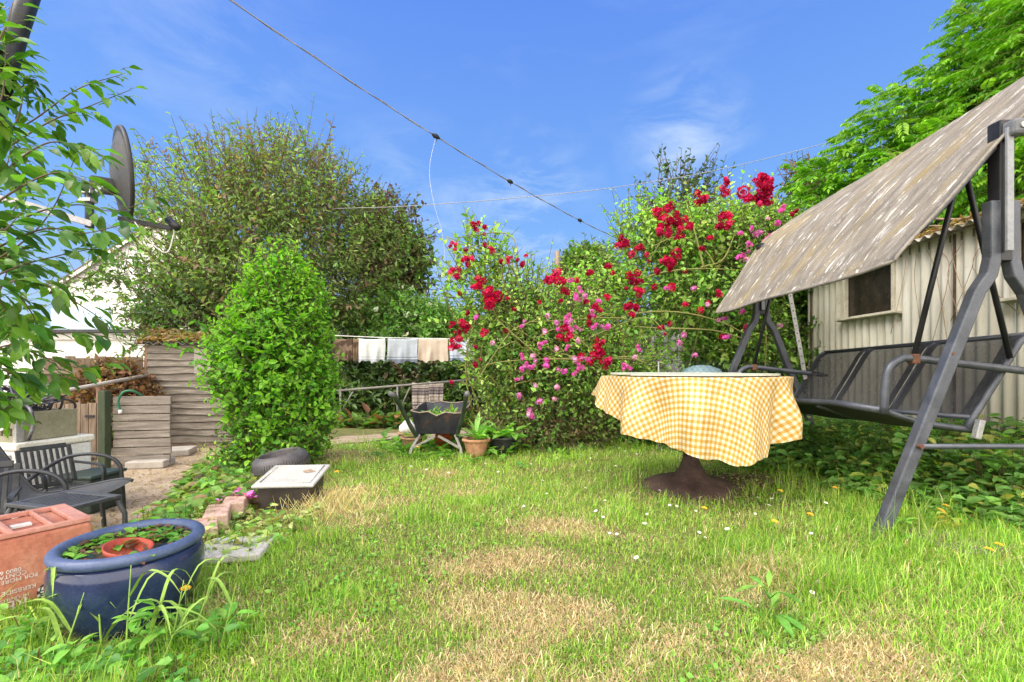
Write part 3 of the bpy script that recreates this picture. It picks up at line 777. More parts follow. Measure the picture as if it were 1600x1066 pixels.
# fallen leaves lying on the shed roof
g_ = np.random.default_rng(12); k = 5200
ly = g_.uniform(WY0, WY1, k); ls = np.abs(g_.normal(0, .3, k)); lx = WX - .12 + ls * 1.6
P = np.stack([lx, ly, WZ + (lx - WX + .13) * .25 + .015 + g_.uniform(0, .05, k) * np.exp(-ls)], 1)
D = g_.normal(0, 1, (k, 3)) * [1, 1, .35]; N = g_.normal(0, .5, (k, 3)) + [0, 0, 1]
v, f = leaf_arrays(P, D, N, g_.uniform(.03, .07, k), g_.uniform(.015, .03, k))
lit = npmesh('leaf_litter', v, f, LEAF, sh, np.repeat(palette(g_, k, [(.2, .11, .05), (.33, .2, .09), (.13, .08, .045), (.4, .29, .16)]), 6, 0))
lit['kind'] = 'stuff'
mb = MB(); g_ = random.Random(5)
for i in range(16):
    y = 2.2 + i * .17 + g_.uniform(-.1, .1); a = Vector((WX - .12, y, WZ + .05)); l_ = g_.uniform(.3, .9)
    mb.tube(bez([a, a + Vector((.1, l_ * .4, .08 * g_.random())), a + Vector((.15 + .3 * g_.random(), l_, .15))], 8), .004 + .009 * g_.random(), 5)
for i in range(9):
    y = 3.45 + i * .11; a = Vector((WX - .02, y, WZ - .1))
    mb.tube(bez([a, a + Vector((-.01, g_.uniform(-.15, .15), -.25)), a + Vector((-.012, g_.uniform(-.25, .25), -.5 - .5 * g_.random()))], 8), .0035, 4)
mb.build('dead_stem', M('dry_vine', (.22, .14, .09), (.42, .3, .2), 9, .9), sh, True)

# ------------------------------------------------------------------ LEFT FOREGROUND: pot, recycling box, chairs
PX_, PY_ = -1.215, 1.43
PZ = gz(PX_, PY_) - .01
t = thing('planter', 'wide glossy dark blue bellied planter with a rolled rim in the front left grass', 'plant pot', (PX_, PY_, PZ))
BLUE = M('dark_blue_glaze', (.011, .018, .058), (.02, .033, .095), 5, .2, bumpv=.06, c3=(.045, .062, .14), fine=160, spec=.5)
prof = [(.01, -.02), (.15, 0), (.168, .008), (.185, .03), (.218, .08), (.242, .13), (.252, .165), (.25, .2), (.243, .225), (.225, .236), (.2, .23)]
MB().lathe(prof, (PX_, PY_, PZ), 56, None, .77, .77).build('body', BLUE, t, True)
BLUER = M('dusty_blue_rim', (.05, .075, .17), (.10, .135, .25), 9, .45, bumpv=.08, fine=120)
rp = [(.215 + .03 * math.cos(a), .252 + .021 * math.sin(a)) for a in [math.pi * 2 * k / 12 - .5 for k in range(13)]]
MB().lathe([(.205, .2)] + [(.229 + .024 * math.cos(a), .25 + .017 * math.sin(a)) for a in np.linspace(-2.2, 3.6, 14)] + [(.2, .18)], (PX_, PY_, PZ), 56, None, .77, .77).build('rim', BLUER, t, True)
MB().lathe([(.2, .212), (.15, .226), (.08, .234), (.01, .238)], (PX_, PY_, PZ), 32, None, .77, .77).jitter(.006, 4).build('soil', SOIL, t, True)
o = MB().lathe([(.01, .0), (.048, .003), (.058, .022), (.063, .023), (.058, .004), (.05, -.006), (.01, -.008)], (PX_ + .03, PY_ - .05, PZ + .236), 28, Matrix.Rotation(R(12), 3, 'Y')).build('plant_saucer', M('red_plastic', (.3, .045, .025), (.42, .08, .045), 8, .5), None, True)
tag(o, 'small red plastic saucer lying on the soil in the blue planter', 'saucer')

def rosette(name, label, cat, spots, L, aspect, cols, nl=9, seed=1, mat=LEAF, group=None, tilt=.5, stalk=.5, fine=False, foliage='leaf_cluster'):
    """low broad leaved plants: leaves on stalks spreading from given spots"""
    g = np.random.default_rng(seed); P, D, N, Ls, A, B = [], [], [], [], [], []
    for (x, y, z, sc) in spots:
        for k in range(nl):
            a = g.uniform(0, 2 * np.pi); e = g.uniform(.25, 1.0)
            d = np.array([math.cos(a) * (1 - tilt * e * .6), math.sin(a) * (1 - tilt * e * .6), tilt * e + .15]); l_ = L * sc * g.uniform(.6, 1.25)
            b = np.array([x, y, z]); q = b + d * l_ * stalk * g.uniform(.6, 1.3)
            A.append(b); B.append(q); P.append(q); D.append(d * [1, 1, .45] + g.normal(0, .15, 3)); N.append([-.3 * d[0], -.3 * d[1], 1 + g.normal(0, .1)]); Ls.append(l_)
    P, D, N, Ls = map(np.array, (P, D, N, Ls)); c = palette(g, len(P), cols)
    v, f = (fine_leaf_arrays(P, D, N, Ls, Ls * aspect, .18, .35, g) if fine else leaf_arrays(P, D, N, Ls, Ls * aspect, .15, .3))
    k = 21 if fine else 6
    sv, sf = ribbon_arrays(np.array(A), np.array(B), np.full(len(A), L * .03)); sc_ = np.repeat(c * .8, 6, 0)
    v, f, c = merge([(v, f, np.repeat(c, k, 0)), (sv, sf, sc_)])
    o = npmesh(name, v, f, mat, None, c)
    return tag(o, label, cat, group)
G1 = [(.12, .29, .04), (.2, .38, .06), (.09, .22, .035)]
g_ = random.Random(3)
sp = []
for k in range(85):
    a = g_.uniform(0, 6.28); r_ = .165 * g_.random() ** .5
    if math.hypot(r_ * math.cos(a) - .03, r_ * math.sin(a) + .05) > .055: sp.append((PX_ + r_ * math.cos(a), PY_ + r_ * math.sin(a), PZ + .238, g_.uniform(.7, 1.2)))
rosette('strawberry_plant', 'low green and reddish leaved plants growing in the blue planter', 'plant', sp, .027, .75, G1 + [(.2, .1, .06)], 6, 2, fine=True)

# upside down recycling box
bx0 = Vector((-1.70, 1.39, 0)); ang = math.atan2(.85, .53)
rz = Matrix.Rotation(ang, 3, 'Z')           # local x along the long face, local y away from camera
BL, BD, BH = .315, .33, .235
bz = gz(-1.6, 1.6) - .01
org = Vector((bx0.x, bx0.y, bz))
t = thing('recycling_box', 'faded red plastic recycling box turned upside down behind the blue planter', 'box', org)
REDP = M('faded_red_plastic', (.36, .1, .06), (.5, .19, .12), 5, .75, bumpv=.12, c3=(.55, .28, .2), fine=80)
REDT = M('bleached_red_plastic', (.5, .2, .15), (.62, .32, .26), 7, .8, bumpv=.1)
def bw(x, y, z): return org + rz @ Vector((x, y, z))
mb = MB()
v0 = [bw(-.015, -.012, 0), bw(BL + .015, -.012, 0), bw(BL + .015, BD + .012, 0), bw(-.015, BD + .012, 0), bw(.012, .012, BH), bw(BL - .012, .012, BH), bw(BL - .012, BD - .012, BH), bw(.012, BD - .012, BH)]
mb.add(v0, [(0, 1, 5, 4), (1, 2, 6, 5), (2, 3, 7, 6), (3, 0, 4, 7), (0, 3, 2, 1), (4, 5, 6, 7)])
mb.build('body', REDP, t, bevel=.012, segs=3)
mb = MB()
for (x0, y0, x1, y1) in ((.012, .012, BL - .012, .03), (.012, BD - .03, BL - .012, BD - .012), (.012, .03, .035, BD - .03), (BL - .06, .03, BL - .012, BD - .03), (BL * .30, .03, BL * .36, BD - .03), (BL * .62, .03, BL * .66, BD - .03)):
    c = bw((x0 + x1) / 2, (y0 + y1) / 2, BH + .011); mb.box(c, (x1 - x0 - .002, y1 - y0 - .002, .018), rz)
mb.build('base_rim', REDT, t, bevel=.004)
MB().box(bw(BL * .47, BD * .45, BH + .006), (.05, .03, .008), rz).build('sticker', WHITEWALL, t)
PRINT = M('white_print', (.6, .52, .48), (.78, .74, .7), 60, .8, bumpv=0)
slant = math.atan2(.024, BH)
def lettering(txt, size, xr, zr):
    cu = bpy.data.curves.new('lettering', 'FONT'); cu.body = txt; cu.size = size; cu.extrude = .0004
    o = bpy.data.objects.new('lettering', cu); COL.objects.link(o)
    bpy.context.view_layer.update()
    me = bpy.data.meshes.new_from_object(o.evaluated_get(bpy.context.evaluated_depsgraph_get()))
    bpy.data.objects.remove(o); bpy.data.curves.remove(cu)
    # upside down on the long face: text x runs toward local -x, text y toward local -z
    for v in me.vertices:
        zz = zr - v.co.y
        p = bw(xr - v.co.x, -.012 + .024 * zz / BH - .0025 - v.co.z, zz); v.co = p - org
    o = finish('lettering', me, PRINT, t, org, False)
for txt, size, xr, zr in (('RECYCLE', .046, .135, .037), ('HOUNSLOW', .0135, .138, .0485), ('KERBSIDE IN', .0185, .155, .072), ('FOR MORE INFO', .0175, .160, .108), ('CONTACT', .0175, .134, .124), ('0800 61', .0175, .122, .138)):
    lettering(txt, size, xr, zr)
em = MB(); rr_ = random.Random(4)
def onface(x, z): return bw(x, -.012 + .024 * z / BH - .0035, z)
vs = [onface(.185, .036)] + [onface(.185 + .03 * math.cos(2 * math.pi * k / 24), .036 + .03 * math.sin(2 * math.pi * k / 24)) for k in range(24)]
em.add(vs, [(0, 1 + (k + 1) % 24, 1 + k) for k in range(24)])
m, nt2, out = nodes('mottled_round_emblem'); vv = coords(nt2)
vo = nt2.nodes.new('ShaderNodeTexVoronoi'); vo.feature = 'DISTANCE_TO_EDGE'; vo.inputs['Scale'].default_value = 90; nt2.links.new(vv, vo.inputs['Vector'])
pbr(nt2, out, ramp(nt2, [(.12, (.05, .04, .04)), (.2, (.66, .63, .6))], vo.outputs['Distance']), .8)
em.build('emblem', m, t)

# chairs on the patio
def onpatio(px, py): # point of the patio seen at a pixel
    d = (H - PATIO) * F / (py - YH); return Vector(((px - CX) / F * d, d, PATIO))
DG = M('dark_grey_tube', (.025, .027, .032), (.05, .053, .06), 14, .45, .2, .05)
SL = M('grey_woven_sling', (.055, .057, .062), (.10, .102, .108), 40, .8, bumpv=.5, fine=300)
cz = PATIO
def armchair(name, label, cx, cy, rot):
    t = thing(name, label, 'chair', (cx, cy, cz), 'metal armchairs on the patio')
    r3 = Matrix.Rotation(rot, 3, 'Z')
    def q(x, y, z): return Vector((cx, cy, cz)) + r3 @ Vector((x, y, z))    # local: x forward, y side
    sv, sf = [], []
    prof = bez([(-.62, 0, .92), (-.45, 0, .62), (-.30, 0, .40), (-.2, 0, .36), (0, 0, .39), (.22, 0, .43), (.30, 0, .415)], 22)
    for p in prof:
        for j in range(7):
            y = -.235 + .47 * j / 6; sv.append(q(p.x, y, p.z - .014 * math.sin(math.pi * j / 6)))
    for i in range(22):
        for j in range(6): sf.append((i * 7 + j, i * 7 + j + 1, i * 7 + j + 8, i * 7 + j + 7))
    npmesh('sling', sv, sf, SL, t, None, True)
    for sg in (-1, 1):
        y = sg * .25
        MB().tube([q(p.x, y, p.z) for p in prof], .0125, 8).build('side_rail', DG, t, True)
        MB().tube([q(*p) for p in bez([(.24, y + sg * .03, 0), (.22, y + sg * .03, .40), (.19, y + sg * .03, .55), (.06, y + sg * .03, .615), (-.12, y + sg * .03, .60), (-.28, y + sg * .03, .50), (-.34, y, .44)], 30)], .0125, 8).build('arm_and_leg', DG, t, True)
        MB().tube([q(-.22, y, .38), q(-.42, y, 0)], .0125, 8).build('rear_leg', DG, t, True)
    MB().tube([q(.20, -.25, .40), q(.20, .25, .40)], .011, 8).build('stretcher', DG, t, True)
    return t
armchair('armchair', 'dark grey metal armchair with woven sling seat and curved arms on the patio', -3.02, 2.98, R(14))

def plastic_chair(name, label, c, rot, tilt, group='stacked black slatted plastic chairs', scale=1.0):
    """slatted plastic seat shell and back with moulded legs"""
    t = thing(name, label, 'chair', c, group)
    r3 = Matrix.Rotation(rot, 3, 'Z') @ Matrix.Rotation(tilt, 3, 'Y')
    def q(x, y, z): return Vector(c) + r3 @ (Vector((x, y, z)) * scale)
    PL = M('black_resin', (.02, .021, .024), (.045, .047, .052), 12, .5, bumpv=.05)
    def slats(name_, x0, x1, z0, z1, n_, edge):
        mb = MB(); d = Vector((x1 - x0, 0, z1 - z0)); L_ = d.length; u = d.normalized(); ang_ = math.atan2(u.z, u.x)
        rr = r3 @ Matrix.Rotation(-ang_, 3, 'Y')
        for sg in (-1, 1): mb.box(q((x0 + x1) / 2, sg * .205, (z0 + z1) / 2), (L_ * scale, .04 * scale, .022 * scale), rr)
        for f_ in (0, 1): mb.box(q(x0 + d.x * f_, 0, z0 + d.z * f_), (.05 * scale, .37 * scale, .0215 * scale), rr)
        for k in range(n_):
            y = -.175 + .35 * (k + .5) / n_; mb.box(q((x0 + x1) / 2, y, (z0 + z1) / 2 - .001), (L_ * scale - .05 * scale, .35 / n_ * .6 * scale, .014 * scale), rr)
        return mb.build(name_, PL, t, bevel=.005)
    slats('seat', -.2, .22, .42, .44, 9, 1)
    slats('backrest', -.24, -.36, .46, .84, 7, 1)
    for sx_ in (-1, 1):
        for sg in (-1, 1):
            MB().bar([q(-.22 if sx_ < 0 else .21, sg * .2, .425), q(-.28 if sx_ < 0 else .235, sg * .225, 0)], .035 * scale, .03 * scale).build('leg', PL, t, bevel=.004)
    for sg in (-1, 1):
        MB().bar([q(*p) for p in bez([(.2, sg * .235, .44), (.19, sg * .24, .62), (.02, sg * .24, .65), (-.3, sg * .22, .655)], 12)], .035 * scale, .02 * scale).build('armrest', PL, t)
    return t
plastic_chair('plastic_chair', 'black slatted plastic chair with its back toward the house wall, rearmost beside the freezer', (-3.42, 3.42, cz), R(-20), 0, scale=.74)
plastic_chair('plastic_chair', 'black slatted plastic chair at the left edge behind the red box', (-2.98, 2.42, cz + .0), R(-50), R(-4), scale=.8)
t = thing('footstool', 'low slatted dark grey plastic stool directly behind the red box', 'stool', (-2.45, 2.44, cz), None)
PL = M('grey_resin', (.04, .042, .048), (.075, .078, .085), 12, .5, bumpv=.05)
rs = Matrix.Rotation(R(-14), 3, 'Z'); sc_ = Vector((-2.45, 2.46, cz))
mb = MB()
for k in range(11): mb.box(sc_ + rs @ Vector((-.16 + .032 * k, 0, .512)), (.018, .2, .014), rs)
for y in (-.12, .12): mb.box(sc_ + rs @ Vector((0, y, .512)), (.42, .04, .02), rs)
for x in (-.19, .19): mb.box(sc_ + rs @ Vector((x, 0, .5122)), (.034, .2, .019), rs)
mb.build('seat', PL, t, bevel=.004)
for x in (-.19, .19):
    for y in (-.12, .12): MB().tube([sc_ + rs @ Vector((x, y, .505)), sc_ + rs @ Vector((x * 1.2, y * 1.15, .42)), sc_ + rs @ Vector((x * 1.28, y * 1.2, 0))], .013, 8).build('leg', PL, t, True)

# dark green crate of plastic boxes behind the chairs
o = MB(); c = Vector((-3.72, 3.95, cz))
t = thing('storage_tub', 'dark green plastic tub between the freezer and the armchair', 'tub', c)
MB().box(c + Vector((0, 0, .15)), (.3, .3, .3), None, 1.1).build('body', M('dark_green_plastic', (.02, .035, .03), (.04, .06, .05), 9, .5), t, bevel=.02)
MB().box(c + Vector((0, 0, .315)), (.36, .36, .03)).build('lid', M('dark_green_lid', (.03, .05, .045), (.055, .08, .07), 9, .5), t, bevel=.012)

# freezer, crate and cable heap
fz = Vector((-4.25, 3.9, cz)); rf = Matrix.Rotation(R(-10), 3, 'Z')
t = thing('chest_freezer', 'small white chest freezer standing at the left edge of the patio', 'freezer', fz)
WP = M('white_enamel', (.66, .66, .64), (.78, .78, .77), 4, .35, bumpv=0, spec=.5)
MB().box(fz + Vector((0, 0, .29)), (.72, .55, .58), rf).build('body', WP, t, bevel=.02)
MB().box(fz + Vector((0, 0, .612)), (.75, .58, .06), rf).build('lid', M('cream_enamel', (.66, .63, .54), (.76, .74, .67), 4, .4, bumpv=0), t, bevel=.015)
MB().bar([fz + rf @ Vector((.30, -.29, .06)), fz + rf @ Vector((.30, -.29, .55))], .02, .02, (1, 0, 0)).build('trim', GALV, t)
c = fz + Vector((-.03, -.02, .647))
t = thing('plastic_crate', 'olive grey plastic crate with slotted sides on top of the white freezer', 'crate', c)
CR = M('olive_plastic', (.2, .19, .12), (.3, .285, .2), 8, .6, bumpv=.05)
mb = MB(); hh = .235
mb.box(c + Vector((0, 0, .012)), (.62, .42, .02), rf)
for y in (-.21, .21):
    mb.box(c + rf @ Vector((0, y, hh * .72)), (.66, .02, hh * .54), rf); mb.box(c + rf @ Vector((0, y, .02)), (.66, .021, .05), rf)
    for k in range(14): mb.box(c + rf @ Vector((-.3 + .046 * k, y, hh * .33)), (.018, .019, hh * .3), rf)
for x in (-.32, .32): mb.box(c + rf @ Vector((x, 0, hh * .5)), (.02, .42, hh), rf)
mb.build('body', CR, t, bevel=.004)
MB().tube(bez([c + rf @ Vector(p) for p in ((.12, -.235, .2), (.15, -.25, .13), (.22, -.255, .1), (.29, -.25, .13), (.31, -.235, .2))], 16), .009, 8).build('handle', WP, t, True)
MB().box(c + rf @ Vector((.325, -.2, hh * .5)), (.035, .05, hh * 1.02), rf).build('corner_clip', GALV, t)
cb = MB(); g_ = random.Random(11); cc = c + Vector((.02, 0, .25))
for k in range(36):
    base = cc + Vector((g_.uniform(-.22, .22), g_.uniform(-.15, .15), g_.uniform(0, .16))); r_ = g_.uniform(.06, .15); ph = g_.uniform(0, 6.28); tx, ty = g_.uniform(-.7, .7), g_.uniform(-.7, .7)
    rm = Matrix.Rotation(tx, 3, 'X') @ Matrix.Rotation(ty, 3, 'Y')
    cb.tube([base + rm @ Vector((r_ * math.cos(ph + a) * 1.3, r_ * math.sin(ph + a), .03 * math.sin(2 * a + ph))) for a in np.linspace(0, g_.uniform(4, 6.2), 18)], g_.uniform(.005, .010), 6)
cb.tube(bez([cc + Vector((.2, -.15, .05)), cc + Vector((.33, -.22, .0)), cc + Vector((.38, -.25, -.12)), cc + Vector((.36, -.27, -.24))], 12), .012, 6)
o = cb.build('cable_heap', M('black_and_white_cable', (.02, .02, .025), (.05, .05, .06), 3, .5, bumpv=0, c3=(.4, .4, .42)), None, True)
tag(o, 'tangled heap of black and grey cables piled on the crate', 'cables')

# ------------------------------------------------------------------ GATE, PANELS, LAPPED SHED, FENCE
def planks_vertical(mb, a, b, z0, z1, n_, th, seed, gap=.004):
    g_ = random.Random(seed); a = Vector(a); b = Vector(b); d = (b - a); L_ = d.length; ang_ = math.atan2(d.y, d.x); rr = Matrix.Rotation(ang_, 3, 'Z')
    for k in range(n_):
        c = a.lerp(b, (k + .5) / n_); h_ = z1 - z0 + g_.uniform(-.02, .02)
        mb.box((c.x, c.y, z0 + h_ / 2), (L_ / n_ - gap, th + g_.uniform(-.003, .003), h_), rr @ Matrix.Rotation(g_.uniform(-.008, .008), 3, 'Y'))
ga, gb = onpatio(68, 738), onpatio(152, 733)
gb.y = ga.y + .15; gb.x = (151 - CX) / F * gb.y
gh = .80
t = thing('plank_gate', 'low weathered gate of vertical planks hung from the dark green post', 'gate', (gb.x, gb.y, PATIO))
mb = MB(); planks_vertical(mb, (ga.x - .2, ga.y - .03, 0), (gb.x, gb.y, 0), PATIO + .03, PATIO + .03 + gh, 9, .022, 3); mb.build('board_panel', OLDWOODV, t, bevel=.003)
for z in (.14, .66):
    MB().box(((gb.x - .13), gb.y - .035, PATIO + z), (.26, .012, .03)).build('hinge', BLACKMETAL, t, bevel=.002)
pz = gb + Vector((.06, .04, 0))
o = MB().box(pz + Vector((0, 0, .48)), (.09, .09, .98)).build('gate_post', M('dark_green_wood', (.025, .04, .02), (.06, .08, .045), 5, .85, stretch=(4, 4, 1), bumpv=.5), None, bevel=.006)
tag(o, 'square mossy dark green post between the gate and the plank panel', 'post')
pa = Vector((pz.x + .055, pz.y + .06, PATIO)); pb = Vector((pa.x + .64, pa.y + .12, PATIO))
t = thing('plank_screen', 'grey weathered panel of horizontal planks beside the green post', 'fence panel', (pa.x, pa.y, PATIO))
mb = MB(); g_ = random.Random(8); rr = Matrix.Rotation(math.atan2(pb.y - pa.y, pb.x - pa.x), 3, 'Z'); mid = (pa + pb) / 2
hs = [.12, .1, .11, .1, .12, .09, .11, .12]; zc = PATIO + .03
for h_ in hs:
    mb.box((mid.x + g_.uniform(-.006, .006), mid.y + g_.uniform(-.004, .004), zc + h_ / 2), (.645 + g_.uniform(-.02, .02), .025, h_ - .012), rr @ Matrix.Rotation(g_.uniform(-.008, .008), 3, 'Y')); zc += h_
mb.build('boards', M('grey_pallet_wood', (.11, .095, .082), (.25, .222, .195), 4, .9, stretch=(.6, .6, 8), bumpv=.8, c3=(.37, .34, .30), fine=26), t, bevel=.003)
MB().box((pb.x - .09, pb.y + .045, PATIO + .42), (.06, .05, .9), rr).build('batten', OLDWOODV, t)
ho = bez([Vector((pa.x + .12, pa.y - .035, PATIO + .72)), Vector((pa.x + .11, pa.y - .05, PATIO + .84)), Vector((pa.x + .17, pa.y - .05, PATIO + .95)), Vector((pa.x + .25, pa.y, PATIO + .965)), Vector((pa.x + .3, pa.y + .08, PATIO + .9))], 20)
t = thing('garden_hose', 'short length of green hose hooked over the plank panel', 'hose', ho[0])
MB().tube(ho, .013, 8).build('tube', M('green_hose', (.015, .12, .06), (.03, .2, .1), 9, .4, bumpv=0), t, True)
MB().tube([ho[0] + Vector((0, 0, -.035)), ho[0] + Vector((0, 0, .01))], .019, 8).build('nozzle', WHITEWALL, t, True)

# lapped board shed
sa = Vector((pb.x + .0, 7.1, 0)); sx0 = (233 - CX) / F * 7.1; sx1 = sx0 + 2.0
szb, szt = PATIO + .1, PATIO + 1.62
t = thing('lapped_board_shed', 'low grey shed of warped overlapping boards behind the privet bush', 'shed', (sx0, 7.1, PATIO))
mb = MB(); g_ = random.Random(21); nb = 14
for k in range(nb):
    z = szb + (szt - szb) * k / nb; bh = (szt - szb) / nb; seg = 4; vs = []; x_ = np.linspace(sx0 + g_.uniform(-.015, .01), sx1, 16)
    for i, xx in enumerate(x_):
        wv = .008 * math.sin(xx * 5 + k * 2) + g_.uniform(-.004, .004)
        vs += [(xx, 7.1 - .052 + g_.uniform(-.004, .004), z - .012 + wv), (xx, 7.1 - .012, z - .014 + wv), (xx, 7.1 - .004, z + bh + .01), (xx, 7.1 - .018, z + bh + .012)]
    fs = []
    for i in range(15):
        for e in range(4): fs.append((i * 4 + e, i * 4 + (e + 1) % 4, i * 4 + 4 + (e + 1) % 4, i * 4 + 4 + e))
    fs += [(3, 2, 1, 0), (60, 61, 62, 63)]
    mb.add(vs, fs)
mb.build('wall', M('weathered_lap_board', (.075, .062, .052), (.2, .175, .148), 3.4, .9, stretch=(.8, .8, 10), bumpv=.8, c3=(.31, .28, .245), fine=28), t)
MB().box((sx0 + 1.0, 7.12, PATIO + .06), (2.0, .1, .13)).build('sill_beam', OLDWOOD, t)
MB().box((sx0 - .02, 7.09, PATIO + .82), (.045, .05, 1.6)).build('corner_post', M('reddish_post', (.16, .08, .05), (.26, .15, .1), 5, .9, stretch=(4, 4, .6)), t)
MB().box((sx0 + 1.0, 8.0, PATIO + .8), (2.0, 1.7, 1.6)).build('body', OLDWOODV, t)
MB().box((sx0 + .98, 7.055, PATIO + 1.37), (.46, .025, .40)).build('door', M('grey_painted_ply', (.22, .2, .18), (.33, .3, .28), 6, .85), t, bevel=.004)
vs, fs = [], []; n_ = 110
for th_ in (0, 1):
    for i in range(n_):
        x = sx0 - .12 + 2.25 * i / (n_ - 1)
        for k in range(5): vs.append((x, 6.98 + 2.0 * k / 4, szt + .03 + .02 * math.sin(x * 2 * math.pi / .15) + .1 * k / 4 - th_ * .008))
for i in range(n_ - 1):
    for k in range(4):
        a = i * 5 + k; q = (a, a + 5, a + 6, a + 1); fs.append(q); fs.append(tuple(n_ * 5 + b for b in reversed(q)))
    fs.append((i * 5, i * 5 + 5, n_ * 5 + i * 5 + 5, n_ * 5 + i * 5))
npmesh('roof', vs, fs, M('grey_corrugated_sheet', (.16, .15, .15), (.3, .29, .28), 6, .8), t, None, True)
g2 = np.random.default_rng(5); k = 5200
P = np.stack([g2.uniform(sx0 - .1, sx0 + 1.8, k), g2.uniform(6.98, 8.6, k), np.zeros(k)], 1)
hh = np.clip(.10 + .14 * lumps(P * 1.0, 3, 2.4), .02, .4) * np.clip((P[:, 1] - 6.9) * 3, .15, 1); P[:, 2] = szt + .06 + (P[:, 1] - 6.98) * .05 + hh * g2.random(k)
v, f = leaf_arrays(P, g2.normal(0, 1, (k, 3)) * [1, 1, .4], g2.normal(0, .6, (k, 3)) + [0, -.4, 1], g2.uniform(.05, .1, k), g2.uniform(.025, .05, k))
o = npmesh('leaf_litter', v, f, LEAF, t, np.repeat(palette(g2, k, [(.2, .115, .06), (.28, .18, .09), (.13, .07, .04), (.2, .19, .07)]), 6, 0)); o['kind'] = 'stuff'

# tall close boarded fence behind the gate and the handrail across it
fa, fb = Vector((-6.9, 6.6, 0)), Vector((-5.2, 7.4, 0))
t = thing('board_fence', 'brown close boarded fence behind the low plank gate', 'fence', (fa.x, fa.y, PATIO))
mb = MB(); planks_vertical(mb, fa, fb, PATIO, PATIO + 1.42, 16, .02, 4); mb.build('boards', M('brown_fence_board', (.1, .07, .045), (.2, .15, .105), 4, .9, stretch=(6, 6, .7), bumpv=.6, c3=(.28, .22, .17), fine=24), t)
for z in (.55, 1.2):
    d = (fb - fa).normalized(); nrm = Vector((d.y, -d.x, 0)) * .04
    MB().bar([fa + nrm + Vector((0, 0, PATIO + z)), fb + nrm + Vector((0, 0, PATIO + z))], .06, .04, (0, 0, 1)).build('rail', OLDWOOD, t)
h0, h1 = W(40, 622, 5.2), W(232, 586, 6.9)
t = thing('handrail', 'slanting pale metal tube handrail above the plank gate', 'handrail', (h0.x, h0.y, PATIO))
MB().tube([h0, h1], .025, 10).build('tube', M('pale_grey_tube', (.3, .28, .25), (.45, .42, .38), 7, .6), t, True)
q = h0.lerp(h1, .52)
MB().box((q.x, q.y + .02, (q.z + PATIO) / 2), (.05, .05, q.z - PATIO - .02)).build('support', M('reddish_support', (.16, .09, .06), (.26, .16, .11), 5, .9), t)

# dead ivy and dark shrubs over the fence
plant('dead_ivy', 'brown withered ivy sprawling over the fence beside the lapped board shed', 'ivy', (-6.1, 6.86, -.45),
    [dict(c=(-6.12, 6.86, .36), rad=(.58, .26, .48), ntw=1300, nl=5, L=.075, seed=41, cols=[(.13, .06, .03), (.2, .1, .05), (.09, .045, .025), (.24, .15, .08)], shell=(.6, 1), up=-.2, aspect=.6),
     dict(c=(-5.92, 6.75, .02), rad=(.22, .2, .4), ntw=240, nl=5, L=.07, seed=42, cols=[(.05, .1, .025), (.08, .13, .03), (.1, .06, .03)], shell=(.6, 1), aspect=.6)], foliage='withered_leaves')

# concrete slabs on the patio
for k, (px, py, sx_, sy_, lab) in enumerate(((236, 729, .42, .3, 'loose concrete slab in front of the plank panel'), (262, 711, .62, .4, 'concrete step slab at the foot of the lapped board shed'))):
    c = onpatio(px, py); o = MB().box(c + Vector((0, 0, .045)), (sx_, sy_, .09), Matrix.Rotation(R(12 + 9 * k), 3, 'Z')).build('concrete_slab', CONCRETE, None, bevel=.012)
    tag(o, lab, 'slab')

# white gabled house and flat roofed extension beyond the fence
HY = 14.5
def hx(px): return (px - CX) / F * HY
def hz(py): return H + (YH - py) / F * HY
t = thing('gabled_house', 'white rendered house with a steep gable beyond the big tree', 'house', (hx(180), HY, -.6))
e0, ap_, e1 = hx(84), hx(272), hx(460)
mb = MB(); D_ = 7
vs = [(e0, HY, -.6), (e1, HY, -.6), (e1, HY, hz(452)), (ap_, HY, hz(335)), (e0, HY, hz(452))]
vs += [(x, y + D_, z) for x, y, z in vs]
mb.add(vs, [(0, 1, 2, 3, 4), (9, 8, 7, 6, 5), (0, 4, 9, 5), (1, 6, 7, 2), (0, 5, 6, 1), (2, 7, 8, 3), (3, 8, 9, 4)])
mb.build('wall', WHITEWALL, t)
TILE = M('brown_roof_tile', (.1, .06, .045), (.2, .13, .1), 9, .9, bumpv=.5)
for a_, b_ in (((e0 - .22, hz(452) - .14), (ap_, hz(335) + .03)), ((e1 + .22, hz(452) - .14), (ap_, hz(335) + .03))):
    mb = MB(); vs = [(a_[0], HY - .12, a_[1]), (b_[0], HY - .12, b_[1]), (b_[0], HY - .12, b_[1] + .1), (a_[0], HY - .12, a_[1] + .1)]; vs += [(x, y + D_ + .3, z) for x, y, z in vs]
    mb.add(vs, [(0, 1, 2, 3), (7, 6, 5, 4), (0, 4, 5, 1), (1, 5, 6, 2), (2, 6, 7, 3), (3, 7, 4, 0)]); mb.build('roof', TILE, t)
    MB().bar([(a_[0], HY - .14, a_[1] - .05), (b_[0], HY - .14, b_[1] - .05)], .03, .09, (0, 1, 0)).build('bargeboard', WHITEWALL, t)
MB().box((hx(128), HY - .03, hz(505)), (1.9, .05, .95)).build('panel', M('pale_blue_render', (.45, .6, .74), (.52, .66, .78), 3, .85, bumpv=0), t)
FY = 10.5
def fx_(px): return (px - CX) / F * FY
def fz_(py): return H + (YH - py) / F * FY
t = thing('flat_roofed_garage', 'low white flat roofed garage with a dark roof edge beyond the fence', 'garage', (fx_(120), FY, -.6))
MB().box(((fx_(-60) + fx_(262)) / 2, FY + 1.5, (fz_(522) - .6) / 2), (fx_(262) - fx_(-60), 3, fz_(522) + .6)).build('wall', WHITEWALL, t)
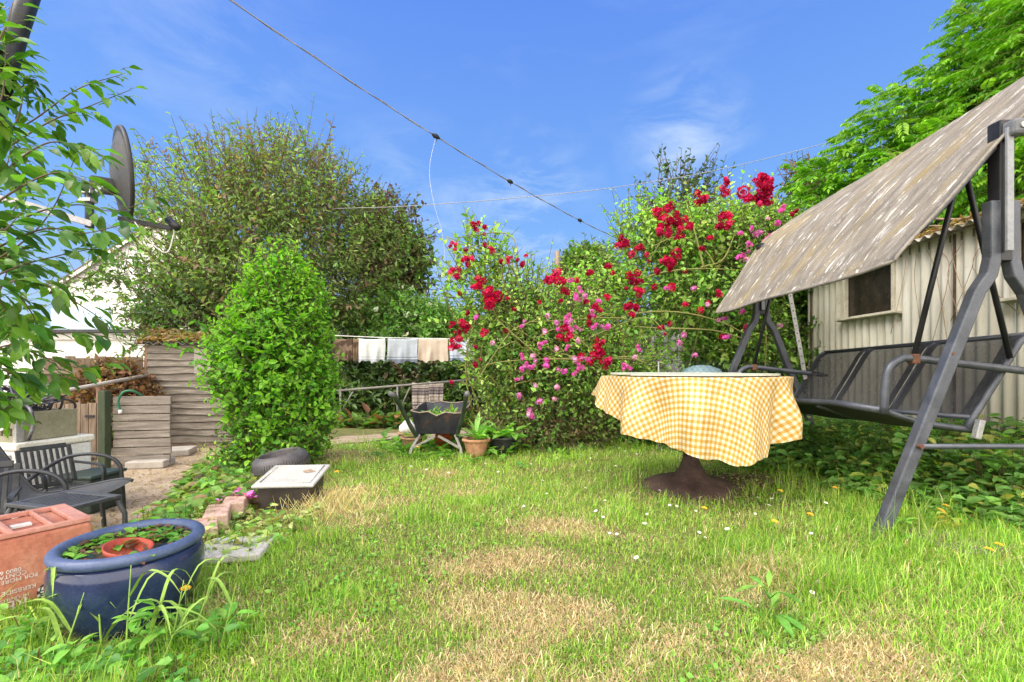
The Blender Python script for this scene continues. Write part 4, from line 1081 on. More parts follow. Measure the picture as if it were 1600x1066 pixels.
MB().box(((fx_(-60) + fx_(262)) / 2, FY - .03, (fz_(521) + fz_(531)) / 2), (fx_(262) - fx_(-60) + .1, .05, .15)).build('fascia', M('white_board', (.6, .58, .54), (.72, .7, .68), 4, .7), t)
MB().box(((fx_(-60) + fx_(215)) / 2, FY + 1.4, fz_(518)), (fx_(215) - fx_(-60) + .2, 3.1, .07)).build('roof', M('dark_felt', (.04, .04, .045), (.09, .09, .095), 9, .9), t)

# satellite dish
dc = W(186, 272, 2.9); dn = Vector((.665, .735, .10)).normalized()
rot = dn.to_track_quat('Z', 'Y').to_matrix()
t = thing('satellite_dish', 'dark grey satellite dish on a bracket seen from behind near the left edge', 'satellite dish', dc)
DISH = M('dish_grey', (.045, .046, .048), (.085, .085, .085), 6, .6, bumpv=.1)
pr = [(r_, .30 * r_ * r_ / .3 * .75) for r_ in np.linspace(.002, .282, 12)]
MB().lathe(pr + [(.292, pr[-1][1] + .002), (.294, pr[-1][1] - .012), (.279, pr[-1][1] - .012)] + [(r_, z - .006) for r_, z in pr[::-1]][1:], dc - dn * .035, 48, rot).build('dish', DISH, t, True)
MB().lathe([(.28, .068), (.295, .068), (.297, .053), (.289, .045), (.28, .047)], dc - dn * .038, 48, rot).build('rim', M('rim_black', (.02, .02, .02), (.05, .05, .05), 8, .6), t, True)
bk = dc - dn * .07 + Vector((-.01, 0, -.09))
MB().box(bk, (.09, .09, .12), rot).build('mount', BLACKPLASTIC, t, bevel=.01)
ps = W(140, 325, 2.7)
MB().tube([ps + Vector((0, 0, -.12)), ps + Vector((0, 0, .145))], .022, 10).build('pole', DARKMETAL, t, True)
for z in (.04, .09): MB().box(ps + Vector((0, -.01, z)), (.07, .05, .02)).build('clamp', GALV, t)
MB().bar([ps + Vector((.0, 0, .07)), bk], .03, .05, (0, 0, 1)).build('bracket', GALV, t)
MB().bar([ps + Vector((.02, 0, -.1)), W(30, 316, 2.6), W(-160, 285, 2.55)], .035, .035, (0, 0, 1)).build('wall_arm', M('pale_bracket', (.3, .3, .32), (.42, .42, .44), 9, .5, .4), t)
fa0 = dc - Vector((0, 0, .29)) - dn * .0; fa1 = W(268, 357, 3.0)
MB().bar([fa0, fa1], .025, .04, (0, 0, 1)).build('feed_arm', BLACKMETAL, t)
MB().tube([fa1 + Vector((-.02, 0, .055)), fa1 + Vector((.06, -.03, -.005))], .024, 10).build('receiver', BLACKPLASTIC, t, True)
MB().tube(bez([fa0 + Vector((.1, 0, -.02)), fa0.lerp(fa1, .6) + Vector((0, 0, -.12)), fa1 + Vector((-.03, 0, -.16)), fa1 + Vector((.02, 0, -.02))], 16), .004, 5).build('cable', WHITEWALL, t, True)
q = W(-160, 285, 2.55)
o = MB().box((q.x - .05, q.y, 1.2), (.1, .12, 3.6)).build('mast_post', OLDWOODV); tag(o, 'timber mast carrying the arm of the satellite dish', 'post')
o = MB().tube([W(62, -60, 1.5), W(30, 40, 1.5), W(4, 130, 1.5), W(-70, 420, 1.5), W(-160, 800, 1.7)], .028, 12).build('leaning_pole', M('dark_painted_pole', (.012, .014, .02), (.035, .04, .052), 6, .45, .2), None, True)
tag(o, 'dark leaning pole at the upper left corner behind the leaves', 'pole')

# ------------------------------------------------------------------ BED at the lawn edge: bin, tub, bricks
bc = Vector((-1.27, 2.60, 0)); b0 = gz(bc.x, bc.y) - .02; rb = Matrix.Rotation(R(5), 3, 'Z')
t = thing('storage_bin', 'low dark plastic bin with a pale grey tilted lid at the lawn edge', 'bin', (bc.x, bc.y, b0))
mb = MB(); tp = .135
vs = [bc + rb @ Vector(p) for p in ((-.14, -.11, b0), (.13, -.11, b0), (.13, .11, b0), (-.14, .11, b0), (-.15, -.12, tp - .008), (.14, -.12, tp - .008), (.14, .12, tp + .035), (-.15, .12, tp + .035))]
mb.add(vs, [(0, 1, 5, 4), (1, 2, 6, 5), (2, 3, 7, 6), (3, 0, 4, 7), (0, 3, 2, 1), (4, 5, 6, 7)]); mb.build('body', M('dark_brown_plastic', (.035, .028, .024), (.07, .056, .05), 8, .6, bumpv=.1), t, bevel=.012)
lidm = M('grey_plastic_lid', (.36, .35, .33), (.46, .46, .45), 5, .55, bumpv=.06, fine=90); tl = rb @ Matrix.Rotation(R(9.5), 3, 'X')
lc = bc + Vector((0, 0, tp + .03))
lid = MB().box(lc, (.33, .31, .018), tl).build('lid', lidm, t, bevel=.008)
mb = MB(); rp_ = [(-.135, -.125), (.135, -.125), (.135, .125), (-.135, .125)]
mb.tube([lc + tl @ Vector((x, y, .0105)) for x, y in rp_], .006, 6, True); mb.build('lid_ridge', lidm, lid, True)
g_ = random.Random(6); pv = [lc + tl @ Vector((.075, .04, .0115))] + [lc + tl @ Vector((.075 + .035 * g_.uniform(.5, 1.3) * math.cos(a), .04 + .028 * g_.uniform(.5, 1.3) * math.sin(a), .0115)) for a in np.linspace(0, 6.0, 14)]
mb = MB(); mb.add(pv, [(0, k, k % 14 + 1) for k in range(1, 15)]); mb.build('mud_stain', M('dried_mud', (.2, .13, .08), (.36, .28, .2), 60, .95, bumpv=0), lid)
tc_ = Vector((-1.53, 3.03, gz(-1.53, 3.05))); tr_ = Matrix.Rotation(R(-9), 3, 'Y') @ Matrix.Rotation(R(6), 3, 'X')
t = thing('rubber_tub', 'round black tub with a ribbed rolled shoulder behind the grey lidded bin', 'tub', tc_)
MB().lathe([(.12, -.06), (.165, .0), (.172, .12), (.180, .125), (.180, .145), (.175, .165), (.165, .2), (.13, .225), (.122, .226), (.118, .215), (.12, .12), (.01, .1)], tc_, 44, tr_).build('body', M('black_rubber', (.045, .042, .045), (.10, .092, .097), 9, .5, bumpv=.1), t, True)
mb = MB()
for k in range(64):
    a = 2 * math.pi * k / 64; d = Vector((math.cos(a), math.sin(a), 0))
    mb.tube([tc_ + tr_ @ (d * .177 + Vector((0, 0, .15))), tc_ + tr_ @ (d * .168 + Vector((0, 0, .19)))], .003, 4)
o = mb.build('ribbing', BLACKPLASTIC, t, True); o['kind'] = 'stuff'

def brick(px0, py0, d0, size, rotz, label, mat=BRICKM, name='brick', seed=1, tilt=0):
    p = W(px0, py0, d0); z = gz(p.x, p.y)
    mb = MB().box((p.x, p.y, z + size[2] / 2 + .012), size, Matrix.Rotation(R(rotz), 3, 'Z') @ Matrix.Rotation(R(tilt), 3, 'X'))
    o = mb.build(name, mat, None, bevel=.008, segs=3); tag(o, label, 'stone' if 'stone' in name or 'slab' in name else 'brick'); return o
brick(368, 785, 2.42, (.105, .22, .08), 24, 'pinkish brick at the far end of the edging beside the bin')
brick(340, 808, 2.22, (.105, .22, .075), 28, 'reddish brick in the middle of the lawn edging')
brick(318, 838, 2.05, (.11, .2, .06), 34, 'half buried brick nearest the blue planter')
brick(330, 775, 2.75, (.26, .1, .07), 18, 'rough ochre stone lying among the bed weeds', M('ochre_stone', (.35, .22, .12), (.55, .4, .25), 14, .95, bumpv=.8, fine=40), 'stone', tilt=8)
brick(368, 876, 1.86, (.26, .22, .03), 10, 'flat grey stone slab sunk in the grass beside the planter', M('grey_stone', (.32, .3, .29), (.46, .44, .42), 9, .9), 'stone_slab')
p = W(322, 806, 2.35); z = gz(p.x, p.y)
o = MB().tube([(p.x, p.y, z - .05), (p.x + .005, p.y, .0)], .019, 12).build('pipe_stub', GALV, None, True); tag(o, 'short upright metal pipe behind the blue planter', 'pipe')

# ------------------------------------------------------------------ WASHING LINE, RAIL, WHEELBARROW, POTS
LZ = 7.5
l0, l1 = W(470, 522, 7.6), W(742, 530, LZ)
pb_ = W(735, 664, LZ); pb_.z = gz(pb_.x, LZ) - .05
t = thing('line_post', 'thin black leaning clothes post at the end of the washing line', 'post', pb_)
MB().tube([pb_, l1 + Vector((.0, 0, .12))], .03, 8).build('shaft', BLACKMETAL, t, True)
MB().tube([l1 + Vector((-.05, -.02, 0)), l1 + Vector((.05, .02, 0))], .012, 6).build('hook', BLACKMETAL, t, True)
o = MB().tube(bez([l0, l0.lerp(l1, .5) + Vector((0, 0, -.02)), l1], 14), .007, 6).build('washing_line', WHITEWALL, None, True); tag(o, 'washing line carrying towels between the trees and the black post', 'clothes line')
def towel(px0, px1, pb, col, label, name='towel', cat='towel', seed=1, z=LZ, pt=None, stripes=None):
    a, b = W(px0, 0, z), W(px1, 0, z); g = random.Random(seed)
    top = (W(0, 529.5, z).z) if pt is None else W(0, pt, z).z
    bot = W(0, pb, z).z; nx_, ny_ = 28, 22; vs, fs = [], []
    ph = g.uniform(0, 6)
    for side in (1, -1):
        for j in range(ny_ + 1):
            v_ = j / ny_
            for i in range(nx_ + 1):
                u = i / nx_; x = a.x + (b.x - a.x) * u + (.012 * math.sin(v_ * 3 + ph) * (1 if u > .5 else -1)) * v_
                l_ = (top - bot) * (1 if side == 1 else .86) + .02 * math.sin(u * 11 + ph) + .012 * math.sin(u * 27)
                w_ = .022 * v_ * math.sin(u * 13 + ph + v_ * 1.2) + .01 * math.sin(u * 31 + ph) * v_
                vs.append((x, z - side * (.012 + .02 * v_) + w_, top - .018 * math.sin(math.pi * u) + (.008 if j == 0 else 0) - l_ * v_))
    n1_ = (nx_ + 1) * (ny_ + 1)
    for s_ in (0, 1):
        for j in range(ny_):
            for i in range(nx_):
                k = s_ * n1_ + j * (nx_ + 1) + i; q = (k, k + 1, k + nx_ + 2, k + nx_ + 1); fs.append(q if s_ else q[::-1])
    for i in range(nx_): fs.append((i, i + 1, n1_ + i + 1, n1_ + i))
    o = npmesh(name, vs, fs, col, None, None, True); tag(o, label, cat, None); return o
def cloth_m(name, c1, c2, band=None, c3=None):
    m, ntc, outc = nodes(name); v = coords(ntc); n1 = noise(ntc, 9, 5, .6, v); n2 = noise(ntc, 220, 2, .6, v)
    c = ramp(ntc, [(.35, c1), (.65, c2)], n1)
    if band:
        sx = ntc.nodes.new('ShaderNodeSeparateXYZ'); ntc.links.new(v, sx.inputs[0])
        c = mixc(ntc, c, band, ramp(ntc, [(.0, (1, 1, 1)), (.075, (1, 1, 1)), (.08, (0, 0, 0)), (.1, (0, 0, 0)), (.105, (1, 1, 1)), (.115, (1, 1, 1)), (.12, (0, 0, 0))], sx.outputs[2]))
    if c3: c = mixc(ntc, c, c3, ramp(ntc, [(.5, (0, 0, 0)), (.54, (1, 1, 1))], noise(ntc, 7, 3, .5, v)))
    pbr(ntc, outc, c, .95, 0, bump(ntc, n2, .4, .004), .1); return m
towel(522, 551, 562, cloth_m('camouflage_cloth', (.12, .085, .06), (.17, .12, .085), None, (.06, .04, .03)), 'brown camouflage cloth hanging at the left end of the washing line', 'cloth', 'cloth', 2)
towel(552, 561, 564, cloth_m('camouflage_sleeve', (.14, .095, .06), (.19, .13, .085), None, (.07, .045, .03)), 'narrow brown patterned cloth hanging beside the white towel', 'cloth', 'cloth', 3)
towel(559, 602, 564, cloth_m('white_towel', (.42, .44, .45), (.5, .52, .53), (.32, .34, .37)), 'white towel with grey hem on the washing line', seed=4)
towel(606, 653, 565, cloth_m('grey_towel', (.28, .32, .37), (.36, .39, .44), (.12, .14, .18)), 'pale grey towel with a darker hem band on the washing line', seed=5)
towel(654, 700, 563, cloth_m('beige_towel', (.40, .33, .27), (.48, .40, .33)), 'beige towel on the washing line', seed=6)
towel(702, 741, 562, cloth_m('pale_blue_towel', (.36, .41, .5), (.43, .47, .55), (.16, .2, .28)), 'pale blue towel partly behind the red roses on the washing line', seed=7)

r0, r1 = W(500, 613, 7.0), W(745, 593, 7.0)
t = thing('tube_rail', 'long grey tube rail on thin supports below the washing line', 'rail', (r0.x, 7.0, gz(-2, 7)))
MB().tube([r0, r1], .019, 8).build('tube', M('grey_rail', (.12, .11, .10), (.19, .175, .16), 8, .6), t, True)
for px in (621, 532):
    q = W(px, 603, 7.0); q.z = r0.z + (r1.z - r0.z) * (px - 500) / 245
    MB().tube([(q.x, 7.0, gz(q.x, 7.0) - .05), (q.x, 7.0, q.z)], .016, 8).build('support', M('dull_support', (.13, .125, .12), (.2, .19, .18), 9, .7), t, True)
    MB().tube([(q.x + .03, 7.0, gz(q.x, 7.0) + .25), (q.x + .2, 6.98, q.z - .02)], .011, 6).build('strut', M('dull_strut', (.13, .125, .12), (.2, .19, .18), 9, .7), t, True)
m, ntc, outc = nodes('striped_rag_rug'); v = coords(ntc); sx = ntc.nodes.new('ShaderNodeSeparateXYZ'); ntc.links.new(v, sx.inputs[0])
nz = ntc.nodes.new('ShaderNodeTexNoise'); nz.noise_dimensions = '1D'; nz.inputs['Scale'].default_value = 42; nz.inputs['Detail'].default_value = 0; ntc.links.new(sx.outputs[2], nz.inputs['W'])
c = ramp(ntc, [(.34, (.05, .04, .055)), (.41, (.13, .1, .11)), (.45, (.6, .54, .46)), (.49, (.5, .44, .4)), (.52, (.14, .08, .1)), (.56, (.58, .52, .46)), (.62, (.1, .08, .09))], nz.outputs[0])
c = mixc(ntc, c, ramp(ntc, [(.3, (.6, .6, .6)), (.7, (1.1, 1.1, 1.1))], noise(ntc, 60, 3, .6, v)), 1, 'MULTIPLY')
pbr(ntc, outc, c, .95, 0, bump(ntc, noise(ntc, 80, 3, .6, v), .6, .01), .1)
towel(644, 670, 642, m, 'left striped brown and cream rag rug over the tube rail behind the wheelbarrow', 'rag_rug', 'rug', 8, 7.0, 598.5)
towel(670, 693, 640, m, 'right striped brown and cream rag rug over the tube rail behind the wheelbarrow', 'rag_rug', 'rug', 9, 7.0, 597)

# wheelbarrow seen from the handle end
bz_ = 4.1; bx_ = W(683, 0, bz_).x
t = thing('wheelbarrow', 'old dark green wheelbarrow with rusty tray at the end of the lawn', 'wheelbarrow', (bx_, bz_, gz(bx_, bz_)))
GRN = M('dark_green_paint', (.018, .035, .022), (.04, .065, .042), 9, .5, .1, .15, c3=(.09, .08, .07))
TRAY = M('rusty_tray', (.016, .018, .028), (.035, .035, .045), 7, .55, .1, .3, c3=(.17, .07, .03), fine=40)
BOARD = M('grey_leg_steel', (.2, .19, .18), (.32, .3, .28), 9, .7)
def bq(x, y, z): return Vector((bx_ + x, bz_ + y, gz(bx_, bz_) + z))
mb = MB()   # tray: open box flaring upward, with thickness
lo = [(-.19, .03, .19), (.19, .03, .19), (.15, .50, .22), (-.15, .50, .22)]; hi = [(-.235, -.03, .395), (.235, -.03, .385), (.25, .72, .43), (-.25, .72, .43)]
def rect_ring(ps, n_=6):
    out = []
    for k in range(4):
        a, b = Vector(ps[k]), Vector(ps[(k + 1) % 4])
        for i in range(n_): out.append(a.lerp(b, i / n_))
    return out
rings = [rect_ring([Vector(a).lerp(Vector(b), f_) for a, b in zip(lo, hi)]) for f_ in (0, .33, .66, 1)]
g_ = random.Random(2)
top = rings[3]
for i, p in enumerate(top): p += Vector((0, g_.uniform(-.008, .008), g_.uniform(-.01, .008)))
top[3] += Vector((0, .0, -.03))
rings += [[p * 1 + Vector((-.012 * (1 if p.x > 0 else -1), .01 if p.y < .3 else -.01, -.005)) for p in r] for r in rings[::-1]]
n_ = len(rings[0]); vs = [bq(*p) for r in rings for p in r]; fs = []
for i in range(len(rings) - 1):
    for k in range(n_): fs.append((i * n_ + k, i * n_ + (k + 1) % n_, (i + 1) * n_ + (k + 1) % n_, (i + 1) * n_ + k))
fs += [tuple(range(n_ - 1, -1, -1)), tuple((len(rings) - 1) * n_ + k for k in range(n_))]
mb.add(vs, fs); mb.build('tray', TRAY, t)
MB().tube([bq(*p) + Vector((0, 0, .004)) for p in top], .007, 6, True).build('tray_rim', M('rusty_edge', (.22, .17, .13), (.35, .3, .25), 20, .8), t, True)
for sg in (-1, 1):
    MB().tube(bez([bq(sg * .30, -.34, .56), bq(sg * .265, -.2, .42), bq(sg * .20, -.06, .22), bq(sg * .17, .1, .175), bq(sg * .05, .75, .2)], 24), .019, 10).build('handle', GRN, t, True)
    MB().tube([bq(sg * .318, -.42, .585), bq(sg * .298, -.33, .555)], .021, 10).build('grip', M('grey_rubber_grip', (.1, .1, .11), (.18, .18, .19), 20, .8), t, True)
    MB().bar([bq(sg * .165, .02, .18), bq(sg * .225, -.05, .06), bq(sg * .235, -.09, -.02)], .035, .024, (0, 1, 0)).build('leg', BOARD, t, bevel=.004)
    MB().bar([bq(sg * .015, -.02, .175), bq(sg * .21, -.05, .075)], .03, .018, (0, 1, 0)).build('leg_brace', BOARD, t)
    MB().bar([bq(sg * .04, .3, .18), bq(sg * .03, .86, .14)], .02, .02).build('fork', GRN, t)
rw = Matrix.Rotation(R(90), 3, 'Y')
wh = MB().lathe([(.13, -.03), (.17, -.034), (.185, -.015), (.185, .015), (.17, .034), (.13, .03)], bq(0, .86, .175), 28, rw).build('wheel', BLACKPLASTIC, t, True)
MB().lathe([(.01, -.03), (.125, -.022), (.125, .022), (.01, .03)], bq(0, .86, .175), 20, rw).build('rim', RUST, wh, True)
sp = [(bx_ + g_.uniform(-.15, .15), bz_ + g_.uniform(.05, .4), gz(bx_, bz_) + .3, g_.uniform(.8, 1.3)) for _ in range(16)]
rosette('barrow_plant', 'feathery green weeds growing in the wheelbarrow tray', 'plant', sp, .08, .25, [(.16, .3, .06), (.22, .38, .08)], 7, 5, tilt=1.0)

def pot(px, py, d, rt, rb_, h_, name, label, mat, lipw=.012):
    p = W(px, py, d); p.z = gz(p.x, p.y) - .01
    t = thing(name, label, 'plant pot', p)
    MB().lathe([(.01, 0), (rb_, 0), (rb_ + (rt - rb_) * .45, h_ * .42), (rt * .97, h_ * .8), (rt * .98, h_ * .84)], p, 32).build('body', mat, t, True)
    MB().lathe([(rt * .98, h_ * .83), (rt + lipw, h_ * .86), (rt + lipw * 1.2, h_ * .93), (rt + lipw, h_), (rt - .006, h_), (rt - .012, h_ * .88), (.01, h_ * .87)], p, 32).build('rim', mat, t, True)
    MB().lathe([(rt - .012, h_ * .88), (.01, h_ * .93)], p, 20).build('soil', SOIL, t, True)
    return p
p1 = pot(744, 712, 4.05, .115, .075, .175, 'terracotta_pot', 'pale terracotta pot with strap leaved plant beside the wheelbarrow', TERRA)
p2 = pot(786, 706, 4.2, .135, .1, .17, 'black_pot', 'black ribbed plastic plant pot to the right of the terracotta pot', BLACKPLASTIC)
rosette('strap_leaf_plant', 'bright green upright strap leaves in the terracotta pot', 'plant', [(p1.x, p1.y, p1.z + .15, 1.0), (p1.x + .03, p1.y, p1.z + .15, .9)], .19, .22, [(.17, .38, .07), (.25, .45, .1)], 16, 6, tilt=1.3, stalk=.2, fine=True)
rosette('leafy_potted_plant', 'sprawling green leaves growing in the black pot', 'plant', [(p2.x + g_.uniform(-.08, .08), p2.y + g_.uniform(-.06, .06), p2.z + .15, g_.uniform(.8, 1.2)) for _ in range(6)], .14, .4, [(.14, .32, .06), (.22, .4, .09)], 8, 7, tilt=.9, stalk=.5)
for k, (px, py, d, r_, lab) in enumerate(((646, 698, 4.5, .12, 'round tan basket pot half hidden by the left wheelbarrow leg'), (639, 686, 4.9, .11, 'small tan basket pot behind with a white bag on it'))):
    pp1 = pot(px, py, d, r_, r_ * .7, .13, 'basket_pot', lab, M('tan_wicker', (.3, .17, .09), (.5, .32, .18), 30, .9, bumpv=.6))
    if k == 0: rosette('small_bedding_plant', 'pale green seedlings in the nearer basket pot', 'plant', [(pp1.x, pp1.y, pp1.z + .12, 1)], .09, .5, [(.3, .42, .12)], 12, 8, tilt=.9)
    else:
        mb = MB().lathe([(.01, 0), (.07, .005), (.095, .05), (.085, .1), (.045, .135), (.03, .16), (.01, .17)], (pp1.x - .01, pp1.y, pp1.z + .10), 20).jitter(.014, 3)
        o = mb.build('plastic_bag', WHITEWALL, None, True); tag(o, 'crumpled white plastic bag on the rear basket pot', 'bag')
p = W(702, 680, 4.55); o = MB().lathe([(.01, 0), (.07, 0), (.09, .1), (.093, .11), (.08, .11), (.07, .02), (.01, .02)], (p.x - .05, p.y, gz(p.x, p.y) + .05), 20, Matrix.Rotation(R(60), 3, 'X')).build('orange_pot', M('orange_plastic', (.5, .12, .03), (.65, .2, .05), 9, .6), None, True)
tag(o, 'small orange plastic pot tipped over beneath the wheelbarrow', 'plant pot')

# greenhouse frame, water butt lid and chain link fence behind the table
gt = thing('greenhouse', 'pale aluminium greenhouse frame glimpsed through the roses', 'greenhouse', W(1030, 600, 8.2))
AL = M('aluminium', (.5, .5, .5), (.66, .66, .66), 9, .4, .7, .03)
gx0, gx1, gy_ = W(962, 0, 8.2).x, W(1120, 0, 8.2).x, 8.2
def gpt(px, py, d=8.2): return W(px, py, d)
for px in (1001, 1019.5, 1062): MB().bar([gpt(px, 606), gpt(px, 506)], .05, .05).build('upright', AL, gt)
MB().bar([gpt(1021, 503), gpt(1044, 530)], .05, .05).build('glazing_bar', AL, gt); MB().bar([gpt(1000, 541), gpt(1064, 528)], .035, .035, (0, 0, 1)).build('rail', AL, gt)
MB().box(((gx0 + gx1) / 2 + .2, 9.6, .7), (2.4, .05, 2.2)).build('dark_backing', M('dim_interior', (.06, .05, .045), (.14, .12, .1), 5, .9), gt)  # dark sheet, its colour stands in for the shade inside the greenhouse
m, ntc, outc = nodes('greenhouse_glass'); p_ = ntc.nodes.new('ShaderNodeBsdfPrincipled'); p_.inputs['Base Color'].default_value = (.7, .76, .78, 1); p_.inputs['Roughness'].default_value = .1
tr = ntc.nodes.new('ShaderNodeBsdfTransparent'); mx = ntc.nodes.new('ShaderNodeMixShader'); mx.inputs[0].default_value = .16; ntc.links.new(tr.outputs[0], mx.inputs[1]); ntc.links.new(p_.outputs[0], mx.inputs[2]); ntc.links.new(mx.outputs[0], outc.inputs[0])
q0, q1 = gpt(1020, 508), gpt(1061, 592); MB().box(((q0.x + q1.x) / 2, 8.22, (q0.z + q1.z) / 2), (q1.x - q0.x, .006, q0.z - q1.z)).build('pane', m, gt)
c = gpt(1008, 572, 8.9)
o = MB().lathe([(.01, 0), (.18, .0), (.2, .12), (.14, .22), (.05, .27), (.01, .28)], c + Vector((0, 0, -.12)), 20).jitter(.02, 5).build('grey_sack', M('grey_sacking', (.3, .3, .33), (.45, .44, .48), 9, .9), None, True); tag(o, 'pale grey sack inside the greenhouse frame', 'sack')
o = MB().lathe([(.01, 0), (.14, 0), (.16, .2), (.15, .2), (.13, .02), (.01, .02)], gpt(1014, 596, 8.7), 20).build('bucket', M('blue_plastic', (.02, .05, .3), (.04, .09, .45), 9, .5), None, True); tag(o, 'blue bucket standing beside the greenhouse upright', 'bucket')
wb = W(1096, 585, 4.5); t = thing('water_butt', 'teal grey round water butt with domed lid behind the wire fence', 'water butt', (wb.x, wb.y, gz(wb.x, wb.y)))
TEAL = M('teal_grey_plastic', (.1, .16, .17), (.17, .24, .26), 6, .5, bumpv=.05)
MB().lathe([(.01, 0), (.17, 0), (.205, .35), (.205, .68)], (wb.x, wb.y, gz(wb.x, wb.y)), 36).build('body', TEAL, t, True)
MB().lathe([(.215, .675), (.226, .68), (.228, .71), (.215, .735), (.17, .79), (.08, .825), (.01, .832)], (wb.x, wb.y, gz(wb.x, wb.y)), 36).build('lid', M('pale_teal_plastic', (.16, .25, .29), (.23, .33, .38), 5, .45, bumpv=.05), t, True)
t = thing('chain_link_fence', 'thin green chain link wire fence behind the round table', 'fence', W(1120, 690, 4.2)); mb = MB(); fd = 4.2
x0, x1 = W(1030, 0, fd).x, W(1235, 0, fd).x; z0, z1 = gz(2, fd), .86; st = .055
k = x0 - (z1 - z0)
while k < x1:
    for sg in (1, -1):
        a = Vector((k, fd, z0 if sg > 0 else z1)); b = Vector((k + (z1 - z0), fd + .004 * sg, z1 if sg > 0 else z0))
        ta, tb = max(0, (x0 - k) / (z1 - z0)), min(1, (x1 - k) / (z1 - z0))
        if tb > ta: mb.tube([a.lerp(b, ta), a.lerp(b, tb)], .0013, 3)
    k += st
o = mb.build('wire_mesh', M('green_wire', (.05, .07, .06), (.1, .12, .11), 9, .6), t); o['kind'] = 'stuff'
for x in (x0, x1): MB().tube([(x, fd + .02, z0 - .1), (x, fd + .02, z1)], .008, 6).build('stake', GALV, t, True)
wp = W(873, 430, 9.0); o = MB().tube([(wp.x, 9.0, -.3), (wp.x - .03, 9.0, H + (YH - 393) / F * 9.0)], [.07, .055], 10).build('wooden_pole', OLDWOODV, None, True); tag(o, 'grey wooden pole rising behind the rose bushes', 'pole')

# overhead cables
A, B = W(330, -20, 4.0), W(960, 371, 9.0)
def cab(t_): return A.lerp(B, t_) + Vector((0, 0, -.55 * t_ * (1 - t_)))
t = thing('overhead_cable', 'thick grey overhead cable running diagonally across the sky', 'cable', B)
CABM = M('grey_cable', (.16, .16, .17), (.3, .3, .31), 9, .6, bumpv=0)
MB().tube([A + (A - cab(.1)) * 3] + [cab(i / 40) for i in range(41)] + [B + (B - cab(.9)) * 2], .0062, 6).build('strand', CABM, t, True)
MB().tube([cab(i / 60) + Vector((.010 * math.cos(i * .9), 0, .010 * math.sin(i * .9))) for i in range(61)], .0035, 5).build('support_wire', CABM, t, True)
def at_px(px):
    lo_, hi_ = 0, 1
    for _ in range(40):
        m_ = (lo_ + hi_) / 2; p = cab(m_)
        if CX + F * p.x / p.y < px: lo_ = m_
        else: hi_ = m_
    return m_
for px in (681, 797, 906):
    q = cab(at_px(px)); d = (cab(at_px(px) + .01) - q).normalized()
    MB().tube([q - d * .06, q - d * .02, q + d * .02, q + d * .06], [.012, .03, .03, .012], 8).build('cable_clamp', BLACKPLASTIC, t)
    MB().tube([q, q + Vector((.01, 0, -.07))], .005, 5).build('tie_end', BLACKPLASTIC, t)
q = cab(at_px(681))
o = MB().tube(bez([q, W(671, 265, q.y), W(678, 318, q.y), W(692, 372, q.y + .1), W(700, 470, q.y + .3)], 24), .0016, 5).build('hanging_wire', WHITEWALL, None, True); tag(o, 'thin pale wire drooping from the overhead cable clamp', 'wire')
o = MB().tube(bez([W(1420, 190, 7), W(1275, 228, 7), W(1120, 266, 7), W(960, 293, 7), (W(800, 310, 7)), W(640, 322, 7), W(560, 325, 7.6), W(520, 326, 8.6)], 60), .005, 5).build('thin_wire', M('pale_wire', (.3, .3, .32), (.4, .4, .42), 9, .6, bumpv=0), None, True); tag(o, 'thin pale wire sagging across the sky from the right hand trees', 'wire')

# ------------------------------------------------------------------ VEGETATION
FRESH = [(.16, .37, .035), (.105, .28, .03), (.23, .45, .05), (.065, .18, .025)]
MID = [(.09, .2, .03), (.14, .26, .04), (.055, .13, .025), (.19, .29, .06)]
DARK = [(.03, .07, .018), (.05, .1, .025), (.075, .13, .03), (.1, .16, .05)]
# privet bush on the lawn edge
hb = Vector((-1.93, 3.62, 0)); hb.z = gz(hb.x + .2, hb.y)
plant('privet_bush', 'tall bright green egg shaped privet bush at the edge of the lawn', 'bush', hb,
    [dict(c=(hb.x + .05, hb.y, .78), rad=(.395, .42, .82), ntw=3300, nl=8, L=.048, seed=3, cols=FRESH, wts=[3, 3, 1.4, 1.4], shell=(.45, 1.0), lump=.13, freq=3.2, up=.6, tl=.22, aspect=.56, tipcol=(.27, .56, .04)),
     dict(c=(hb.x + .07, hb.y, 1.28), rad=(.25, .27, .42), ntw=800, nl=7, L=.046, seed=4, cols=FRESH, shell=(.5, 1.05), lump=.2, up=.8, tl=.25, aspect=.56, tipcol=(.30, .58, .04)),
     dict(c=(hb.x + .05, hb.y - .05, .2), rad=(.33, .36, .34), ntw=700, nl=6, L=.048, seed=5, cols=FRESH[1:] + MID, shell=(.3, 1.0), up=.3, tl=.25, aspect=.56, zmin=-.2),
     dict(c=(hb.x - .40, hb.y, .92), rad=(.22, .2, .12), ntw=22, nl=8, L=.06, seed=6, cols=FRESH, shell=(.3, 1), up=.1, tl=.45, aspect=.5)],
    trunk=[([(hb.x + dx, hb.y, hb.z - .05), (hb.x + dx * 2, hb.y + .02, .4), (hb.x + dx * 3.2, hb.y, 1.2)], .03, .008) for dx in (-.08, 0, .07)], twigw=.004)
